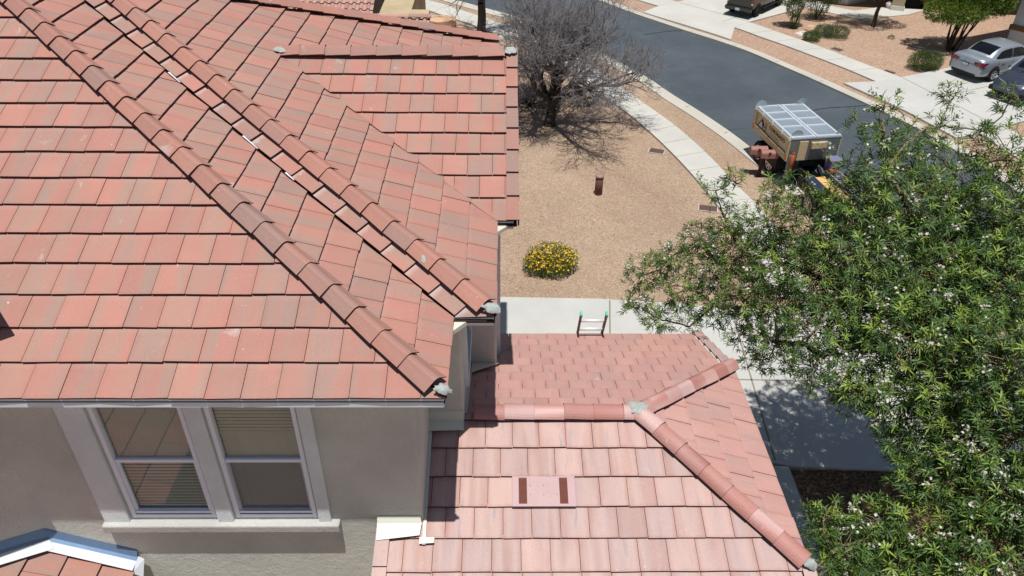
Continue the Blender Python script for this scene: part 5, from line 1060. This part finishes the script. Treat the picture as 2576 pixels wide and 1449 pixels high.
# ---- pickup
def pickup(loc,rot,sc):
    t=thing('pickup_truck','olive-black pickup truck parked on the far driveway, tailgate to the street','pickup truck',loc,rot,sc,local=True)
    a=MB(); a.box((.25,-.98,.62),(2.15,.98,1.36)); a.box((2.10,-.97,.55),(4.4,.97,1.30)); a.box((4.35,-.96,.55),(5.6,.96,1.28)); build('body',a,[OLIVE],t,bevel=.06)
    a=MB(); a.box((.24,-.86,.70),(.28,.86,1.34)); a.box((.255,-.5,1.345),(.30,.5,1.375)); build('tailgate',a,[OLIVE],t,bevel=.012)
    a=MB(); a.box((.5,-.8,1.365),(2.1,.8,1.37)); build('bed_floor',a,[BLK],t)
    a=MB(); secs=[]
    for (x,zt,w_) in ((2.2,1.3,.9),(2.4,1.93,.74),(3.7,1.95,.74),(4.5,1.3,.88)): secs.append([(x,-w_,1.28),(x,-w_*.98,min(zt,1.32)),(x,-w_*.92,zt),(x,w_*.92,zt),(x,w_*.98,min(zt,1.32)),(x,w_,1.28)])
    loft(a,secs,0,True,False,lambda i,k:1 if k in(1,3) or (k==2 and i!=1) else 0); build('cabin',a,[OLIVE,TINT],t)
    a=MB(); a.box((.0,-.98,.50),(.26,.98,.70)); a.box((.05,-.95,.42),(.2,-.6,.5)); a.box((.05,.6,.42),(.2,.95,.5)); build('rear_bumper',a,[OLIVE],t,bevel=.04)
    a=MB(); a.box((-.012,-.16,.50),(.0,.16,.66)); build('number_plate',a,[PLT],t)
    for s in (-1,1):
        a=MB(); a.box((.235,s*.98-.12*(s>0),.92),(.262,s*.98+.12*(s<0),1.30)); l_=build('tail_light',a,[RED],t); a=MB(); a.box((.225,s*.98-.115*(s>0)-.001,.92),(.236,s*.98+.115*(s<0),1.02)); build('reverse_lens',a,[LENS],l_)
        a=MB(); a.bar((1.9,s*.99,.42),(4.3,s*.99,.42),.10,.05); build('side_step',a,[BLK],t)
        for x in (1.15,4.75):
            wa=MB(); K=14; vs=[(x+.50*math.cos(q),s*.989,.42+.50*math.sin(q)) for q in np.linspace(-.1,math.pi+.1,K)]; wa.add(vs,[tuple(range(K)) if s<0 else tuple(range(K-1,-1,-1))]); build('wheel_arch',wa,[BLK],t); wheel(t,x,s*.88,.42,.27,s,6,BLK)
    a=MB(); a.tube([(.05,.62,.40),(.4,.62,.42)],.04,10); build('exhaust',a,[CHR],t)
    return t
a_=at_z(1822,19,ZG+.42)[:2]; b_=at_z(1887,33,ZG+.42)[:2]; c_=(a_+b_)/2; wdt=np.linalg.norm(a_-b_); hp=math.atan2(.60,.80); print('pickup width',wdt)
pickup((c_[0],c_[1],ZG+.082),math.atan2(b_[1]-a_[1],b_[0]-a_[0])+math.pi/2,wdt/1.96)
# ---- dump trailer with aluminium cover
ax=np.array([.15,-.989,0.]); ac=np.array([.989,.15,0.]); 
A0=np.array([8.43,17.83,0.]); ang=math.atan2(ax[1],ax[0])
dt=thing('dump_trailer','tan dump trailer with two-leaf aluminium cover and dark lettering, parked at the near kerb','trailer',(A0[0],A0[1],ZG),ang,1,local=True)
# local axes: x along the trailer (towards the viewer), y = left of it -> street side is +y (ang turns x to ax, y to (.989,.15))
LN,WT=2.37,1.52; zb_,zt_=.93,1.60
TANP=flat('tan_trailer_panel',lin((198,180,146)),.6,.35,var=.08,scale=3); TANF=flat('tan_trailer_frame',lin((186,166,134)),.6,.35,var=.08); STL=flat('raw_aluminium_front',lin((110,116,118)),.38,.5,metal=.4,var=.2,scale=4)
COV=flat('aluminium_cover',lin((164,174,180)),.36,.6,metal=.5,var=.10,scale=2); COVR=flat('bright_aluminium_rib',lin((222,228,230)),.35,.6,metal=.45,var=.05)
ORG_=flat('orange_reflector',lin((214,108,44)),.5,.4); OR2=flat('orange_paint',lin((150,76,34)),.5,.4); INK=flat('dark_lettering',lin((40,36,34)),.7,.2); INK2=flat('faded_lettering',lin((176,170,120)),.7,.2); WHT=flat('white_decal',lin((196,198,206)),.6,.3)
a=MB(); a.box((0,0,zb_),(LN,WT,zt_-.06)); body=build('body',a,[TANP],dt,bevel=.01)
a=MB()
for (x0,x1,z0,z1) in ((-.02,LN+.02,zb_-.03,zb_+.16),(-.02,LN+.02,zt_-.10,zt_-.03),(-.02,.13,zb_+.16,zt_-.10),(LN-.11,LN+.02,zb_+.16,zt_-.10)):
    a.box((x0,-.045,z0),(x1,-.001,z1)); a.box((x0,WT+.001,z0),(x1,WT+.045,z1))
build('side_frame',a,[TANF],dt,bevel=.006)
a=MB(); a.box((LN+.001,.0,zb_-.02),(LN+.03,WT,zt_-.06)); build('front_panel',a,[STL],dt)
a=MB(); a.box((LN+.031,.26,zb_),(LN+.06,.52,zt_-.08)); a.box((LN+.031,.62,zt_-.3),(LN+.12,1.1,zt_-.12)); build('front_hatch',a,[TANF],dt)
a=MB(); a.box((-.03,-.03,zt_-.03),(LN+.03,WT+.03,zt_-.001)); 
for (y0,y1) in ((0,WT/2-.012),(WT/2+.012,WT)):
    a.box((-.02,y0,zt_),(LN+.02,y1,zt_+.012))
cover=build('cover',a,[COV],dt)
a=MB()
for (y0,y1) in ((0,WT/2-.012),(WT/2+.012,WT)):
    for yv in (y0,y1-.07): a.box((-.02,yv,zt_+.0125),(LN+.02,yv+.07,zt_+.035))
    for k in range(5): x=[0,.52,1.04,1.56,LN-.08][k]; a.box((x-.019,y0+.071,zt_+.0125),(x+.05,y1-.071,zt_+.032))
build('cover_rib',a,[COVR],cover)
for (x,y,s,ax_) in ((.02,.06,1,0),(.02,WT-.10,1,0),(LN-.10,.16,1,0),(LN-.06,WT+.0,1,0)):
    a=MB(); K=12; r_=.21
    vs=[(x,y+r_*math.cos(q)*.9+.05,zt_+.03+r_*math.sin(q)*.9) for q in np.linspace(0,math.pi,K)]; vs+=[(p[0]+.012,p[1],p[2]) for p in vs]
    a.add(vs,[tuple(range(K)),tuple(range(2*K-1,K-1,-1))]+[(i+1,i,K+i,K+i+1) for i in range(K-1)]); build('mudguard_disc',a,[COV],cover)
for x in (.03,.55,1.2,1.85,LN-.03):
    a=MB(); a.box((x-.03,-.06,zt_-.07),(x+.03,-.02,zt_+.03)); build('hinge',a,[COVR],cover)
def text(s,size,x,z,m,parent,ext=.002,y=-.004,rot=0,sx=1.):
    cu=bpy.data.curves.new('lettering','FONT'); cu.body=s; cu.size=size; cu.extrude=ext; cu.offset=.003; ob=bpy.data.objects.new('tmp',cu); C.objects.link(ob)
    bpy.context.view_layer.update(); dg=bpy.context.evaluated_depsgraph_get(); me=bpy.data.meshes.new_from_object(ob.evaluated_get(dg)); bpy.data.objects.remove(ob)
    me.materials.clear(); me.materials.append(m); o=bpy.data.objects.new('lettering',me); C.objects.link(o); o.parent=parent
    # text plane: x along the trailer, up = z, facing -y (towards the house)
    o.matrix_local=Matrix.Translation((x,y,z))@Matrix.Rotation(rot,4,'Y')@Matrix.Rotation(math.pi/2,4,'X')@Matrix.Scale(sx,4,(1,0,0)); return o
text('CORONADO',.160,1.0,zb_+.38,INK,body,sx=1.1); text('ROOFING',.12,1.12,zb_+.24,INK2,body,sx=1.1)
a=MB(); a.add([(.22,-.006,zb_+.19),(.86,-.006,zb_+.19),(.50,-.006,zb_+.50)],[(0,1,2)]); a.add([(.30,-.008,zb_+.215),(.60,-.008,zb_+.215),(.48,-.008,zb_+.42)],[(0,1,2)],1); a.add([(.62,-.007,zb_+.22),(.78,-.007,zb_+.22),(.68,-.007,zb_+.36)],[(0,1,2)],2)
build('logo',a,[INK,WHT,TANP],body)
a=MB()
for k in range(16): x=.72+k*.1; h=.03+.05*((k*7)%5)/5; a.bar((x,-.007,zb_+.165),(x+.07,-.007,zb_+.175+h*.6),.004,.05,up=(0,1,0))
for k in range(7): a.obox((.72+.03*(k%4)+.05*(k//4),-.007,zb_+.30+.03*((k*5)%6)),(1,0,.6),(0,1,0),(-.6,0,1),.035,.002,.010)
build('side_decal',a,[INK],body)
for x in (-.0,LN-.08):
    a=MB(); a.add([(x,-.05,zb_),(x+.15 if x<1 else x+.08,-.05,zb_),(x+.08,-.05,zb_+.15),(x,-.05,zb_+.15)],[(0,1,2,3)]); build('reflector',a,[ORG_],body)
a=MB(); a.box((.1,.25,.62),(LN+.1,.35,zb_-.03)); a.box((.1,WT-.35,.62),(LN+.1,WT-.25,zb_-.03)); a.box((.2,.3,.45),(1.9,WT-.3,.62)); a.box((1.25,.02,.35),(1.8,.35,.75)); build('chassis',a,[BLK],dt)
for x in (.62,):
    for s,y in ((-1,.10),(1,WT-.10)): wheel(dt,x,y,.36,.22,s,8)
for x in (1.36,):
    for s,y in ((-1,.14),(1,WT-.14)): wheel(dt,x,y,.36,.22,s,8)
a=MB(); a.bar((LN,.45,.6),(LN+1.0,WT/2,.58),.08,.12); a.bar((LN,WT-.45,.6),(LN+1.0,WT/2,.58),.08,.12); build('drawbar',a,[BLK],dt)
a=MB(); a.tube([(LN+.12,.10,.62),(LN+.12,.10,1.16)],.055,14); a.tube([(LN+.12,.10,1.16),(LN+.12,.10,1.22)],.035,10); build('jack',a,[OR2],dt)
a=MB(); a.box((LN+.03,.0,.35),(LN+.10,.09,1.1)); build('jack_mount',a,[STL],dt)
# ---- second flat trailer in front with material on it
f0=A0[:2]+ax[:2]*(LN+.62)+ac[:2]*.12
ftl=thing('flatbed_trailer','low black flatbed trailer carrying plywood and ladders, half hidden by blossom branches','trailer',(f0[0],f0[1],ZG),ang,1,local=True)
a=MB(); a.box((0,0,.46),(2.6,1.45,.54)); a.box((0,0,.54),(2.6,.05,.72)); a.box((0,1.40,.54),(2.6,1.45,.72)); build('deck',a,[BLK],ftl)
for x in (.9,1.6):
    for s,y in ((-1,.02),(1,1.43)): wheel(ftl,x,y,.32,.2,s,8)
fdir=ax[:2]; 
def FW(x,y,z): p=f0+ax[:2]*x+ac[:2]*y; return (float(p[0]),float(p[1]),ZG+z)
PLY=flat('plywood',lin((208,162,104)),.75,.25,var=.16,scale=3); BLU=flat('dark_blue_plastic',lin((38,48,66)),.45,.4); PUR=flat('violet_grey_bin',lin((112,110,146)),.5,.4); GLD=flat('grey_aluminium_ladder',lin((158,164,170)),.4,.5,metal=.4)
p=FW(.55,.55,.62); o=thing('plywood_stack','yellow plywood sheets lying on the flatbed trailer','plywood',p,ang+.05,1,local=True)
a=MB(); a.box((-.5,-.27,0),(.75,.27,.05)); build('sheet',a,[PLY],o); a=MB(); a.box((-.44,-.25,.051),(.2,.02,.09)); build('sheet',a,[PLY],o)
p=FW(.75,.17,.55); o=thing('tool_box','long dark blue tool box beside the plywood on the flatbed','tool box',p,ang+.02,1,local=True); a=MB(); a.box((-.45,-.14,0),(.45,.14,.24)); build('box_body',a,[BLK],o); a=MB(); a.box((-.47,-.16,.241),(.47,.16,.28)); build('lid',a,[BLU],o,bevel=.01)
p=FW(.35,1.12,.66); o=thing('stacked_ladder','grey aluminium ladder laid flat on the flatbed trailer','ladder',p,ang+.05,1,local=True)
for s in (-.17,.17): a=MB(); a.box((-.55,s-.02,0),(1.3,s+.02,.09)); build('rail',a,[GLD],o)
for k in range(7): a=MB(); a.bar((-.45+k*.27,-.15,.05),(-.45+k*.27,.15,.05),.05,.03); build('rung',a,[GLD],o)
p=FW(-.38,1.22,.58); o=thing('storage_bin','violet-grey plastic storage bin between the two trailers','bin',p,ang+.05,1,local=True); a=MB(); a.box((-.15,-.17,0),(.15,.17,.40)); build('bin_body',a,[PUR],o,bevel=.02); a=MB(); a.box((-.17,-.19,.401),(.17,.19,.44)); build('lid',a,[PUR],o,bevel=.01)
p=FW(-.08,1.02,.60); o=thing('engine_unit','small orange and black engine between the two trailers','engine',p,ang,1,local=True); a=MB(); a.tube([(0,-.09,.14),(0,.09,.14)],.09,14); build('motor_housing',a,[OR2],o); a=MB(); a.box((-.14,-.13,0),(.14,.13,.05)); a.bar((-.12,-.12,.2),(.12,-.12,.26),.02,.02); a.bar((-.12,.12,.2),(.12,.12,.26),.02,.02); build('frame',a,[BLK],o)
